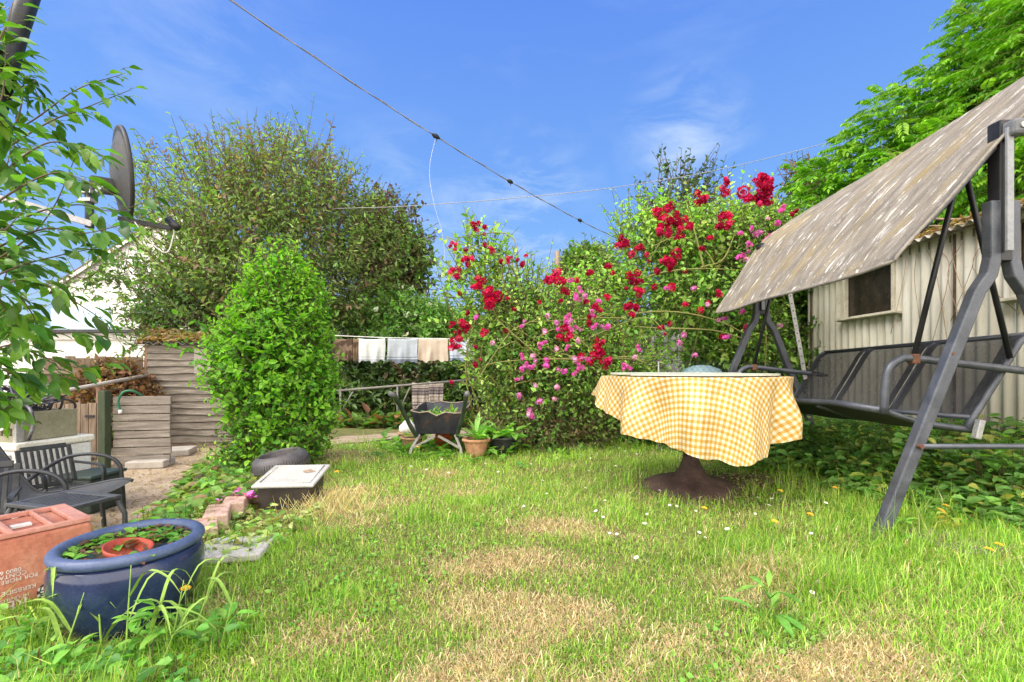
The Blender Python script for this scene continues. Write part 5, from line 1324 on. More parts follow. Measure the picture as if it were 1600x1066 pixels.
# big loose shrub-tree behind the shed
c = W(420, 400, 9.6)
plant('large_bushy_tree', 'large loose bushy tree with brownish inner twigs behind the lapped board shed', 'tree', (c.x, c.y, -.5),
    [dict(c=(c.x + .05, c.y, c.z - .3), rad=(2.3, 2.0, 2.3), ntw=3300, nl=10, L=.10, seed=11, cols=[(.135, .225, .06), (.185, .29, .075), (.10, .175, .045), (.26, .335, .12), (.22, .155, .10)], wts=[3, 3.4, 2, 1.8, 1.2], shell=(.4, 1.06), lump=.34, freq=2.3, up=.6, tl=.95, aspect=.42),
     dict(c=(c.x + .2, c.y - .2, c.z + 1.35), rad=(1.3, 1.0, .85), ntw=330, nl=12, L=.085, seed=12, cols=[(.15, .2, .06), (.2, .24, .09), (.21, .14, .09)], shell=(.6, 1.1), lump=.25, up=1.2, tl=.95, aspect=.4),
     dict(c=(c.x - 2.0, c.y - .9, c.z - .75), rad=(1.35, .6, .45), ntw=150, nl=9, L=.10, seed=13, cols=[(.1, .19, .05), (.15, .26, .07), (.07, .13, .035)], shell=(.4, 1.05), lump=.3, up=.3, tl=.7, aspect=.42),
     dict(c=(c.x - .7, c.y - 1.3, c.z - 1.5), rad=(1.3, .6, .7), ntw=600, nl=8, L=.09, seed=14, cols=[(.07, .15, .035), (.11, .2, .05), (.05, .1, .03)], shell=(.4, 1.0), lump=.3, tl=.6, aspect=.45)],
    trunk=[([(c.x + dx, c.y, -.5), (c.x + dx * 1.5, c.y, 1.0), (c.x + dx * 4, c.y, c.z + .9)], .11, .02) for dx in (-.35, -.1, .15, .4)], twigw=.007)
c = W(596, 392, 11.5)
plant('purple_leaved_tree', 'dark purple leaved tree behind the large bushy tree', 'tree', (c.x, c.y, -.5),
    [dict(c=(c.x - .1, c.y, c.z), rad=(1.05, 1.0, 1.5), ntw=620, nl=8, L=.11, seed=15, cols=[(.09, .05, .05), (.12, .06, .06), (.08, .09, .04), (.11, .16, .05)], shell=(.3, 1.1), lump=.3, up=.5, tl=.7, aspect=.55),
     dict(c=(c.x + .6, c.y - .6, c.z - .45), rad=(.75, .6, .95), ntw=420, nl=8, L=.12, seed=16, cols=[(.12, .22, .055), (.16, .28, .07), (.09, .08, .045)], shell=(.4, 1.08), lump=.35, up=.4, tl=.7, aspect=.7)],
    trunk=[([(c.x, c.y, -.5), (c.x + .1, c.y, 1.5), (c.x, c.y, c.z + .6)], .13, .03)], twigw=.01)
c = W(632, 512, 10.2)
plant('flowering_shrub', 'light green shrub with scattered white blossom above the washing line', 'shrub', (c.x, c.y, -.4),
    [dict(c=(c.x, c.y, c.z - .3), rad=(1.5, .8, 1.0), ntw=2400, nl=7, L=.10, seed=17, cols=[(.15, .3, .06), (.21, .38, .09), (.1, .22, .05)], shell=(.5, 1.0), lump=.25, tl=.5, aspect=.5),
     dict(c=(c.x, c.y - .1, c.z - .2), rad=(1.5, .85, .95), ntw=130, nl=2, L=.09, seed=18, cols=[(.6, .62, .5)], shell=(.95, 1.05), lump=.25, tl=.1, aspect=.9)],
    trunk=[([(c.x, c.y, -.4), (c.x, c.y, .5), (c.x + .2, c.y, 1.4)], .06, .02)])
# dark rhododendron and ivy bank behind the washing
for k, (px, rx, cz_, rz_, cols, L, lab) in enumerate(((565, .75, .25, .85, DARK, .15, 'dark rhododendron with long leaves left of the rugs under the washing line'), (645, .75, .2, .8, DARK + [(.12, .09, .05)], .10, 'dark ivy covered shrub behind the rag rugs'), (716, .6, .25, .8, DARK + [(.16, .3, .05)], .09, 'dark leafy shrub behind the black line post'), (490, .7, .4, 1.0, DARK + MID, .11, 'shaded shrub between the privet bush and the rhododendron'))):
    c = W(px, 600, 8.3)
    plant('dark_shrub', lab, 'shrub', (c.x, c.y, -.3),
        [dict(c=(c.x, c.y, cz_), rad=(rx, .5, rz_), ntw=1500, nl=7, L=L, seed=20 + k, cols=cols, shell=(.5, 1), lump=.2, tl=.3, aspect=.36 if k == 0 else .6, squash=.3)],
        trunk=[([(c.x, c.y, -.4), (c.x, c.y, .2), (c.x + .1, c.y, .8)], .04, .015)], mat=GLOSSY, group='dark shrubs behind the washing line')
# low growth along the foot of that bank
g_ = random.Random(31)
sp = [(W(px, 0, 7.0).x, 7.0 + g_.uniform(-.3, .4), gz(-2, 7) , g_.uniform(.7, 1.3)) for px in [530 + i * 2.4 for i in range(90)]]
o = rosette('bank_ground_cover', 'low green and rusty ground cover along the foot of the dark shrubs', 'ground cover', sp, .16, .5, DARK + [(.12, .22, .05), (.2, .1, .05)], 7, 31, tilt=1.0); o['kind'] = 'stuff'
sp = [(bx_ + g_.gauss(0, .45), bz_ + .3 + g_.gauss(0, .4), gz(bx_, bz_), g_.uniform(.5, 1.2)) for _ in range(80)]
o = rosette('barrow_ground_cover', 'low green weeds around the feet of the wheelbarrow and pots', 'ground cover', sp, .10, .5, [(.14, .3, .05), (.2, .38, .07), (.09, .22, .04)], 6, 33, tilt=.9); o['kind'] = 'stuff'

# trees behind the roses
def far_tree(name, label, px, py, d, rx, rz, cols, L, seed, ntw=1500, nl=8, lump=.3, tl=.6, shell=(.45, 1.03), up=.5, aspect=.5, base=-.4, **kw):
    c = W(px, py, d)
    plant(name, label, 'tree', (c.x, c.y, base), [dict(c=(c.x, c.y, c.z), rad=(rx, rx * .8, rz), ntw=ntw, nl=nl, L=L, seed=seed, cols=cols, shell=shell, lump=lump, up=up, tl=tl, aspect=aspect, **kw)],
          trunk=[([(c.x, c.y, base), (c.x + .1, c.y, (base + c.z) / 2), (c.x, c.y, c.z + rz * .5)], .1, .02)], twigw=.009)
far_tree('round_tree', 'mid green tree behind the wooden pole and rose bushes', 922, 440, 12, .8, .95, MID, .12, 51, 1300)
far_tree('slender_tree', 'tall slender dark tree with sparse leaves behind the red climbing rose', 1060, 352, 9.2, .72, .95, [(.05, .1, .035), (.08, .14, .05), (.04, .07, .03)], .10, 52, 230, 8, .35, .8, (.3, 1.1), .9)
far_tree('background_tree', 'green tree filling the gap behind the pink rose', 850, 560, 11, 1.6, 1.1, MID + [(.2, .33, .08)], .11, 53, 1800)
far_tree('background_tree', 'leafy green tree behind the greenhouse and climbing rose', 1150, 465, 9.6, 1.7, 1.5, MID + FRESH, .12, 54, 3000)
far_tree('background_tree', 'green tree between the flowering shrub and the red rose', 720, 550, 12.5, 1.2, 1.0, MID, .12, 55, 1000)
far_tree('young_tree', 'small tree with reddish tips above the far end of the shed', 1262, 292, 8.2, .42, .35, [(.1, .14, .05), (.16, .1, .05), (.08, .13, .04)], .08, 56, 130, 8, .3, .5, (.3, 1.1), 1.0)

# greenery between roses and shed
c = W(1215, 500, 6.4)
plant('hedge_shrub', 'dense green shrub at the far end of the corrugated shed', 'shrub', (c.x, c.y, -.1),
    [dict(c=(c.x - .3, c.y, .9), rad=(1.0, .6, 1.15), ntw=2200, nl=7, L=.085, seed=61, cols=MID + [(.16, .32, .05)], shell=(.5, 1), lump=.25, tl=.4, aspect=.5),
     dict(c=(c.x - .1, c.y, 2.2), rad=(.9, .6, .8), ntw=1300, nl=7, L=.085, seed=62, cols=MID + FRESH[:2], shell=(.5, 1), lump=.3, tl=.4, aspect=.5)],
    trunk=[([(c.x, c.y, -.1), (c.x - .1, c.y, 1), (c.x, c.y, 2.4)], .05, .015)])

# wisteria: feathery pinnate leaves massed over the shed roof
def wisteria():
    g = np.random.default_rng(71)
    t = thing('wisteria', 'bright green wisteria with feathery hanging leaves sprawling over the shed roof', 'climber', (5.4, 5.0, 1.9))
    lobes = [(*W(px, py, d), r_, r_ * .9, r_ * .85) for px, py, d, r_ in ((1235, 345, 6.9, .5), (1290, 300, 6.7, .55), (1345, 262, 6.5, .62), (1330, 320, 6.3, .55), (1405, 215, 6.3, .68), (1400, 290, 6.1, .6), (1470, 170, 6.1, .75), (1470, 250, 5.9, .65), (1545, 118, 5.9, .8), (1540, 200, 5.7, .7), (1600, 50, 5.7, .75), (1610, 130, 5.6, .7), (1650, -30, 5.6, .8), (1690, 60, 5.5, .8), (1260, 400, 6.5, .4))] + [(5.1, 6.6, 2.6, .8, .9, .75), (5.6, 5.9, 3.2, .8, .9, .8), (5.9, 5.2, 3.75, .9, .9, .9), (5.9, 4.4, 4.2, 1.0, .9, 1.0), (4.9, 5.7, 2.75, .6, .8, .5), (5.0, 4.9, 2.95, .7, .7, .6), (4.75, 7.2, 2.3, .55, .7, .65), (5.6, 3.9, 3.3, .7, .8, .7), (4.8, 4.2, 2.55, .5, .8, .35), (6.4, 5.0, 4.7, .7, .7, .7), (6.3, 6.2, 4.0, .7, .6, .6), (6.3, 4.0, 5.0, .8, .7, .7), (5.4, 7.4, 2.8, .7, .6, .6), (5.0, 3.4, 2.9, .6, .6, .5)]
    P0, D0, TC = [], [], []
    cols = np.array([(.16, .38, .02), (.22, .46, .025), (.11, .28, .02), (.28, .5, .04)])
    for (x, y, z, a, b, c) in lobes:
        n = int(300 * (a * b * c) ** .5 / .75)
        d = unit(g.normal(0, 1, (n, 3))); r = g.uniform(.6, 1.02, (n, 1)); lf = 1 + .3 * lumps(d, int(x * 100), 2.5)[:, None]
        P0.append(np.array([x, y, z]) + d * np.array([a, b, c]) * r * lf)
        D0.append(unit(d * [1, 1, .4] + np.array([-.25, -.2, .1]) + g.normal(0, .3, (n, 3)))); TC.append(cols[g.integers(0, 4, n)] * (1 + g.normal(0, .12, (n, 1))))
    P0, D0, TC = map(np.concatenate, (P0, D0, TC)); n = len(P0)
    nl = 13; k = np.arange(nl); L0 = g.uniform(.22, .36, n)
    tt = np.where(k == nl - 1, 1.0, .15 + .8 * (k // 2) / ((nl - 1) // 2)); sd = np.where(k == nl - 1, 0, np.where(k % 2 == 0, 1, -1))
    U = unit(np.cross(D0, np.array([0, 0, 1.])) ); N0 = np.cross(U, D0)
    ax = D0[:, None] * (L0[:, None] * tt)[..., None] + np.array([0, 0, -1.]) * ((L0[:, None] * tt ** 2) * .45)[..., None]
    P = (P0[:, None] + ax).reshape(-1, 3)
    D = (D0[:, None] * .75 + U[:, None] * (sd * .9)[None, :, None] + np.array([0, 0, -.35]) + np.array([0, 0, -.5]) * tt[None, :, None]).reshape(-1, 3)
    N = (N0[:, None] + g.normal(0, .25, (n, nl, 3))).reshape(-1, 3)
    LL = (L0[:, None] * (.30 - .08 * np.abs(tt - .5))[None]).reshape(-1)
    v, f = leaf_arrays(P, D, N, LL, LL * .36, .12, .25)
    c = np.repeat(np.clip(np.repeat(TC, nl, 0) * (1 + g.normal(0, .1, (n * nl, 1))), .003, 1), 6, 0)
    npmesh('foliage', v, f, LEAF, t, c)
    v, f = ribbon_arrays(P0 - D0 * .15, P0 + D0 * L0[:, None] * .6, np.full(n, .003)); npmesh('leaf_stalks', v, f, CANE, t)
    mb = MB(); rr = random.Random(9)
    for (x, y, z, a, b, c_) in lobes: mb.tube(bez([(5.2, 4.9, 1.95), ((5.2 + x) / 2 + rr.uniform(-.2, .2), (4.9 + y) / 2, (1.95 + z) / 2 - .1), (x, y, z), (x + .1, y, z + c_ * .7)], 12), [.045 - .036 * i / 12 for i in range(13)], 6)
    mb.build('stems', BARK, t, True)
wisteria()

# ---- climbing roses
def rose_variants(n, petals, R0, spread, cols, seed, balls):
    out = []
    for k in range(n):
        g = np.random.default_rng(seed + k); P, D, N, L = [], [], [], []; cc = []
        for b in range(balls):
            c0 = g.normal(0, spread, 3) * [1, .6, 1] if balls > 1 else np.zeros(3)
            ax = unit(np.array([g.normal(0, .5), -1, .35 + g.normal(0, .4)]))
            bc_ = np.array(cols[g.integers(0, len(cols))]) * g.uniform(.75, 1.2)
            npet = 30 if petals > 3 else 22
            for i in range(npet):
                zc = 1 - 1.35 * (i + .5) / npet; th = i * 2.39996 + g.uniform(-.2, .2); sr = math.sqrt(max(0, 1 - zc * zc))
                u = unit(np.cross(ax, [0, 0, 1.])); w_ = np.cross(ax, u); rd = u * math.cos(th) + w_ * math.sin(th)
                dr_ = rd * sr + ax * zc; tg = ax * sr - rd * zc if i > 3 else rd
                q = R0 * (.72 + .2 * sr)
                P.append(c0 + dr_ * q * .78 - tg * R0 * .3); D.append(tg + dr_ * (.35 + .4 * g.random()) + g.normal(0, .12, 3)); N.append(dr_)
                L.append(R0 * g.uniform(.62, .85)); cc.append(bc_ * g.uniform(.8, 1.2) * (.82 + .25 * sr))
        P, D, N, L = map(np.array, (P, D, N, L))
        v, f = leaf_arrays(P, D, N, L, L * 1.1, -.2, -.25)
        out.append((v, f, np.repeat(np.clip(cc, .002, 1), 6, 0)))
    return out
REDS = [(.64, .011, .11), (.54, .008, .08), (.72, .03, .17), (.45, .005, .06)]
PINKS = [(.76, .12, .56), (.82, .26, .68), (.66, .08, .48), (.84, .44, .74)]
RV = rose_variants(4, 4, .045, .05, REDS, 100, 5); RS = rose_variants(3, 4, .045, .0, REDS, 140, 1)
PV = rose_variants(3, 3, .032, .035, PINKS, 120, 3); PS = rose_variants(2, 3, .032, 0, PINKS, 160, 1)
PROTO = {}
def bloom(t, kind, variant, data, pos, sc, rot):
    key = (kind, variant); first = key not in PROTO
    if first:
        v, f, c = data
        me_o = npmesh('rose_bloom', v, f, PETAL, t, c, org=Vector((0, 0, 0))); PROTO[key] = me_o.data; o = me_o
    else:
        o = bpy.data.objects.new('rose_bloom', PROTO[key]); link(o, t)
    o.location = Vector(pos) - ORG[t.name]; o.scale = (sc,) * 3; o.rotation_euler = rot
def cc(x, y): return (680 + x / 2.3167, 260 + y / 2.3167)
red_left = [(150,215,18),(177,228,14),(72,287,16),(117,332,22),(70,390,22),(155,425,24),(205,298,14),(190,485,38),(205,465,25),(95,590,28),(60,574,14),(72,655,24),(153,714,14),(180,605,16),(262,340,14),(318,355,12),(258,600,12),(286,515,9),(115,530,10),(145,655,9),(90,460,9),(262,480,8),(240,345,10),(182,285,10),(60,780,8),(110,300,9),(140,440,12),(212,470,14),(300,340,8),(80,600,14),(328,325,7),(375,492,8)]
red_right = [(428,400,32),(472,440,20),(410,410,16),(560,388,14),(570,500,22),(625,365,14),(685,297,27),(745,305,20),(722,400,26),(737,445,20),(710,520,26),(473,605,27),(600,690,30),(612,710,20),(595,635,18),(530,690,14),(560,710,12),(825,235,28),(830,170,26),(870,190,26),(903,217,26),(858,140,14),(875,250,18),(960,112,26),(1048,60,20),(1050,95,14),(1170,75,44),(1150,125,24),(1190,100,32),(1175,45,24),(1050,200,28),(995,260,10),(855,438,14),(800,382,14),(795,437,12),(845,345,27),(830,350,18),(870,310,16),(965,300,12),(905,502,10),(1030,456,15),(822,592,15),(1125,583,12),(1040,620,13),(985,495,10),(670,257,11),(620,475,13),(455,490,10),(510,412,10),(940,440,8),(850,570,9),(565,560,16),(800,170,18),(845,205,16),(690,280,14),(740,420,14),(960,520,11),(1290,175,9),(600,520,9),(640,385,9),(770,345,8),(545,490,10),(490,600,12),(585,650,14),(810,240,14),(1060,180,14),(1035,215,14),(855,360,14),(880,330,10),(905,380,8),(700,505,14),(560,545,10),(690,440,8),(1305,160,9),(1250,330,7)]
pink = [(208,634),(312,695),(360,690),(325,725),(362,720),(380,645),(398,640),(405,700),(400,725),(310,735),(448,584),(444,658),(480,655),(470,740),(500,750),(516,705),(440,802),(367,790),(430,848),(378,853),(355,895),(302,775),(306,830),(510,635),(490,560),(492,595),(512,590),(570,525),(616,578),(402,595),(440,563),(403,540),(490,410),(513,474),(520,455),(590,490),(715,690),(690,720),(730,665),(700,735),(990,495),(1042,547),(1050,622),(885,637),(900,610),(940,685),(1110,524),(1127,582),(1245,570),(1060,615),(150,548),(320,575),(530,735),(505,690),(545,690),(840,445),(935,440),(345,893),(445,800),(475,560),(508,475),(540,470),(625,580),(570,580),(460,735),(340,720),(485,545)]
pink_up = [(1235,203),(1230,250),(1195,270),(1160,247),(1125,330),(1115,320),(1130,290),(1158,353),(1263,150),(1205,195),(1240,205),(1185,285),(1200,265),(1145,235),(1105,245),(1150,340),(1135,275),(1190,300),(1255,160),(1215,255),(1100,330),(1120,395),(1175,240)]
def place(t, lst, kind, dfun, base_px, seed):
    g = random.Random(seed)
    for it in lst:
        x, y = it[:2]; s_ = it[2] if len(it) > 2 else g.uniform(8, 13)
        px, py = cc(x, y); d = dfun(px, py) + g.uniform(-.12, .05); p = W(px, py, d)
        size = s_ / 2.3167 * d / F      # radius wanted, metres
        big = s_ > base_px
        if kind == 'red': V_, nat, n = (RV, .085, 4) if big else (RS, .04, 3)
        else: V_, nat, n = (PV, .045, 3) if big else (PS, .025, 2)
        k = g.randrange(n); bloom(t, kind + str(big), k, V_[k], p, size / nat * .92, (g.uniform(-.4, .4), g.uniform(-3, 3), g.uniform(-.5, .5)))
def canes(paths, r0=.012, r1=.005):
    mb = MB()
    for p in paths: mb.tube(bez(p, 16), [r0 + (r1 - r0) * i / 16 for i in range(17)], 6)
    return mb
ROSEL = [(.20, .38, .07), (.27, .47, .09), (.15, .31, .06), (.38, .54, .14), (.24, .33, .08)]
# tall red climber on the left
c = W(752, 480, 4.75)
t = plant('red_climbing_rose', 'tall loose climbing rose with dark red clusters at the left of the rose thicket', 'rose bush', (c.x + .05, c.y, gz(c.x, c.y)),
    [dict(c=(c.x + .2, c.y + .1, 1.02), rad=(.40, .32, .62), ntw=230, nl=7, L=.062, seed=81, cols=ROSEL, shell=(.15, 1.05), lump=.35, tl=.42, aspect=.6),
     dict(c=(c.x + .0, c.y, 1.75), rad=(.34, .28, .5), ntw=170, nl=7, L=.06, seed=82, cols=ROSEL, shell=(.1, 1.05), lump=.35, up=.8, tl=.45, aspect=.6),
     dict(c=(c.x + .45, c.y + .1, 1.45), rad=(.35, .25, .45), ntw=170, nl=7, L=.055, seed=83, cols=ROSEL, shell=(.1, 1.05), up=.6, tl=.45, aspect=.5),
     dict(c=(c.x + .3, c.y - .1, .35), rad=(.25, .25, .4), ntw=150, nl=7, L=.055, seed=84, cols=ROSEL + MID, shell=(.1, 1.0), tl=.35, aspect=.55)], twigw=.004)
g_ = random.Random(77)
canes([[(c.x + g_.uniform(-.1, .3), c.y, gz(c.x, c.y)), (c.x + g_.uniform(-.2, .4), c.y + g_.uniform(-.2, .2), .9), (c.x + g_.uniform(-.4, .5), c.y + g_.uniform(-.2, .2), 1.5 + g_.uniform(0, .6)), (c.x + g_.uniform(-.45, .55), c.y, 1.9 + g_.uniform(0, .35))] for _ in range(9)]).build('cane', CANE, t, True)
place(t, red_left, 'red', lambda px, py: 4.33, 12, 5)
# pink rambler in the middle
c = W(868, 575, 4.6)
t = plant('pink_rambling_rose', 'spreading pink rambling rose covered in small pale pink blooms behind the black pot', 'rose bush', (c.x, c.y, gz(c.x, c.y)),
    [dict(c=(c.x, c.y + .1, .72), rad=(.80, .45, .56), ntw=900, nl=7, L=.045, seed=85, cols=ROSEL + [(.1, .24, .05)], shell=(.35, 1.02), lump=.25, tl=.4, aspect=.55),
     dict(c=(c.x + .55, c.y + .1, .62), rad=(.55, .45, .6), ntw=640, nl=7, L=.05, seed=86, cols=ROSEL, shell=(.3, 1.03), lump=.25, tl=.4, aspect=.55),
     dict(c=(c.x - .1, c.y + .1, 1.25), rad=(.6, .4, .4), ntw=340, nl=7, L=.045, seed=87, cols=ROSEL, shell=(.2, 1.1), lump=.3, up=.5, tl=.5, aspect=.55),
     dict(c=(c.x - .15, c.y - .15, .12), rad=(.75, .35, .26), ntw=520, nl=6, L=.04, seed=88, cols=[(.1, .16, .04), (.17, .2, .06), (.2, .14, .07), (.12, .25, .05)], shell=(.2, 1), tl=.3, aspect=.5)], twigw=.004)
canes([[(c.x + g_.uniform(-.4, .5), c.y + .1, gz(c.x, c.y)), (c.x + g_.uniform(-.6, .7), c.y - .1, .6), (c.x + g_.uniform(-.9, 1.0), c.y - .3, 1.0 + g_.uniform(-.2, .3)), (c.x + g_.uniform(-1.0, 1.2), c.y - .4, .8 + g_.uniform(-.3, .5))] for _ in range(12)], .01, .004).build('cane', CANE, t, True)
place(t, pink, 'pink', lambda px, py: 3.85 + .25 * abs(px - 870) / 200, 10, 6)
# large red climber arching to the right
c = W(1010, 420, 5.2)
t = plant('red_climbing_rose', 'broad arching climbing rose with bright red clusters stretching toward the swing canopy', 'rose bush', (c.x, c.y, gz(c.x, c.y)),
    [dict(c=(c.x - .5, c.y, 1.5), rad=(.7, .4, .52), ntw=420, nl=7, L=.06, seed=91, cols=ROSEL, shell=(.25, 1.05), lump=.3, tl=.45, aspect=.58),
     dict(c=(c.x + .55, c.y + .2, 1.75), rad=(.85, .45, .75), ntw=560, nl=7, L=.062, seed=92, cols=ROSEL, shell=(.25, 1.05), lump=.3, up=.5, tl=.5, aspect=.58),
     dict(c=(c.x + .25, c.y + .2, 2.35), rad=(.6, .4, .4), ntw=330, nl=7, L=.062, seed=93, cols=ROSEL, shell=(.1, 1.1), up=.9, tl=.55, aspect=.58),
     dict(c=(c.x + 1.05, c.y + .3, 2.35), rad=(.5, .4, .45), ntw=380, nl=7, L=.06, seed=94, cols=ROSEL, shell=(.1, 1.1), up=.8, tl=.5, aspect=.58),
     dict(c=(c.x + 1.25, c.y + .3, 1.1), rad=(.6, .4, .5), ntw=330, nl=7, L=.06, seed=95, cols=ROSEL + MID, shell=(.3, 1.03), tl=.45, aspect=.58),
     dict(c=(c.x - .3, c.y + .1, .55), rad=(.55, .4, .35), ntw=420, nl=7, L=.055, seed=97, cols=ROSEL + MID, shell=(.2, 1.03), tl=.4, aspect=.55)], twigw=.004)
cn = [[W(930, 520, 4.9), W(985, 492, 4.75), (W(1060, 488, 4.7)), W(1130, 505, 4.7), W(1185, 535, 4.75)], [W(940, 505, 4.9), W(1010, 512, 4.7), W(1110, 516, 4.65), W(1165, 530, 4.7)], [W(990, 440, 5.0), W(1040, 425, 4.9), W(1100, 420, 4.85), W(1165, 423, 4.9)], [W(1100, 420, 4.85), W(1085, 360, 4.9), W(1072, 315, 5.0)], [W(1120, 420, 4.9), W(1100, 390, 4.9), W(1060, 370, 4.9), W(1020, 385, 4.9)], [W(1000, 690, 5.2), W(985, 560, 5.1), W(1000, 440, 5.1), W(1050, 350, 5.1)], [W(1040, 690, 5.4), W(1080, 560, 5.3), W(1120, 420, 5.2), W(1180, 300, 5.1)], [W(1095, 418, 4.85), W(1130, 405, 4.9), W(1150, 360, 5.0)]]
canes(cn, .011, .006).build('cane', CANE, t, True)
place(t, red_right, 'red', lambda px, py: (4.0 if py > 470 else 4.25) + max(0, px - 880) / 320 * .4, 14, 7)
c = W(1195, 375, 5.0)
t = plant('pink_climbing_rose', 'slim pink climbing rose beside the upper left edge of the swing canopy', 'rose bush', (c.x, c.y + .2, gz(c.x, c.y)),
    [dict(c=(c.x + .05, c.y + .1, 2.15), rad=(.4, .3, .45), ntw=450, nl=7, L=.045, seed=98, cols=ROSEL + MID, shell=(.1, 1.08), up=.6, tl=.4, aspect=.55)],
    trunk=[([(c.x, c.y + .2, 0), (c.x + .1, c.y + .15, 1), (c.x, c.y + .1, 2.3)], .012, .005)], twigw=.004, stemmat=CANE)
place(t, pink_up, 'pink', lambda px, py: 4.6, 10, 8)

# ---- undergrowth
def undergrowth(name, label, n, region, L, cols, seed, hmax, mat=LEAF, nl=5, aspect=.62):
    g = np.random.default_rng(seed); x, y, hgt = region(g, n); k = np.arange(len(x))
    base = np.stack([x, y, ground(x, y)], 1); hg = hgt * g.uniform(.35, 1.1, len(x))
    lean = np.stack([g.normal(0, .25, len(x)), g.normal(0, .25, len(x)), np.ones(len(x))], 1); top = base + lean * hg[:, None]
    T = np.repeat(k, nl); tt = np.clip(np.tile((np.arange(nl) + 1) / nl, len(x)) + g.normal(0, .08, len(T)), .1, 1)
    P = base[T] + (top - base)[T] * tt[:, None]; a = g.uniform(0, 6.283, len(T))
    D = np.stack([np.cos(a), np.sin(a), g.normal(.1, .3, len(T))], 1); P = P + D * (L * .5) * g.uniform(.2, 1.2, (len(T), 1))
    N = np.stack([g.normal(0, .35, len(T)), g.normal(0, .35, len(T)) - .2, np.ones(len(T))], 1); LL = L * np.clip(g.normal(1, .3, len(T)), .4, 1.8)
    v, f = leaf_arrays(P, D, N, LL, LL * aspect, .14, .3); c = np.repeat(palette(g, len(T), cols), 6, 0)
    sv, sf = ribbon_arrays(base, top, np.full(len(x), .0025)); v, f, c = merge([(v, f, c), (sv, sf, np.repeat(palette(g, len(x), [(.1, .14, .04), (.16, .1, .06)]), 6, 0))])
    o = npmesh(name, v, f, mat, None, c); tag(o, label, 'undergrowth', kind='stuff'); return o
def reg_swing(g, n):
    y = g.uniform(1.75, 5.6, n); x = rightlim(y) + .12 + g.random(n) ** .9 * (3.72 - rightlim(y) - .12)
    k = np.hypot((x - 1.65) / .5, (y - 3.05) / .35) > 1; x, y = x[k], y[k]
    return x, y, .06 + .30 * sstep(.1, .9, x - rightlim(y)) * (1 + .35 * lumps(np.stack([x, y, 0 * x], 1), 4, 2.5))
undergrowth('bramble_undergrowth', 'dark green bramble and nettle undergrowth beneath the garden swing', 7500, reg_swing, .058, [(.10, .21, .045), (.13, .27, .055), (.18, .34, .08), (.06, .14, .03), (.3, .33, .07), (.13, .27, .055), (.10, .21, .045)], 201, .35)
def reg_back(g, n):
    x = g.uniform(.2, 2.1, n); y = g.uniform(4.55, 5.3, n); return x, y, .12 + .2 * g.random(n)
undergrowth('rose_undergrowth', 'green weeds at the foot of the rose thicket behind the table', 1500, reg_back, .06, [(.07, .17, .04), (.12, .26, .05), (.16, .3, .07)], 202, .3)
def reg_bed(g, n):
    y = g.uniform(2.0, 4.6, n); ex = np.interp(y, EDGE_Y, EDGE_X); x = ex - .46 + g.random(n) * .58; return x, y, .03 + .12 * g.random(n)
undergrowth('bed_weeds', 'mixed green weeds covering the bank beside the privet bush', 1700, reg_bed, .055, [(.12, .26, .05), (.18, .33, .06), (.09, .2, .04), (.25, .30, .09), (.2, .14, .07)], 203, .2)
def reg_fl(g, n):
    x = g.uniform(-1.45, -.8, n); y = g.uniform(1.05, 1.4, n); k = np.hypot(x + 1.225, y - 1.43) > .19; x, y = x[k], y[k]; return x, y, .04 + .06 * g.random(len(x))
undergrowth('foreground_weeds', 'broad leaved weeds around the foot of the blue planter', 110, reg_fl, .034, [(.13, .3, .05), (.19, .38, .07), (.09, .22, .05)], 204, .1, nl=5)
def reg_e(g, n):
    x = g.uniform(-1.62, -1.0, n); y = g.uniform(1.75, 2.4, n); return x, y, .04 + .07 * g.random(n)
undergrowth('edging_weeds', 'small variegated weeds over the brick lawn edging', 150, reg_e, .035, [(.16, .32, .06), (.3, .42, .12), (.22, .2, .07), (.45, .48, .2)], 205, .1, nl=6)
def reg_lawn(g, n):
    y = 1.0 * (4.6 / 1.0) ** g.random(n); x = (g.random(n) * 2 - 1) * 1.2 * y; k = (x > np.interp(y, EDGE_Y, EDGE_X) + .1) & (x < rightlim(y)) & (soilmask(x, y) < .5) & (g.random(n) > dryness(x, y)) & (lumps(np.stack([x, y, 0 * x], 1), 77, 3) > .1); return x[k], y[k], .02 + .015 * g.random(k.sum())
undergrowth('lawn_clover', 'small round clover and daisy leaves through the lawn', 3600, reg_lawn, .013, [(.14, .3, .05), (.2, .38, .07)], 206, .03, nl=4, aspect=.8)
# fallen debris on the bare soil
g2 = np.random.default_rng(44); k = 2600; x = g2.normal(1.75, .5, k); y = g2.normal(3.05, .5, k); q = soilmask(x, y) > .25; x, y = x[q], y[q]; k = len(x)
v, f = leaf_arrays(np.stack([x, y, ground(x, y) + .006], 1), g2.normal(0, 1, (k, 3)) * [1, 1, .1], g2.normal(0, .3, (k, 3)) + [0, 0, 1], g2.uniform(.012, .04, k), g2.uniform(.006, .016, k))
o = npmesh('soil_litter', v, f, LEAF, None, np.repeat(palette(g2, k, [(.2, .13, .08), (.3, .2, .12), (.12, .08, .05), (.42, .32, .2)]), 6, 0)); tag(o, 'dry leaf litter on the bare soil by the table', 'leaf litter', kind='stuff')
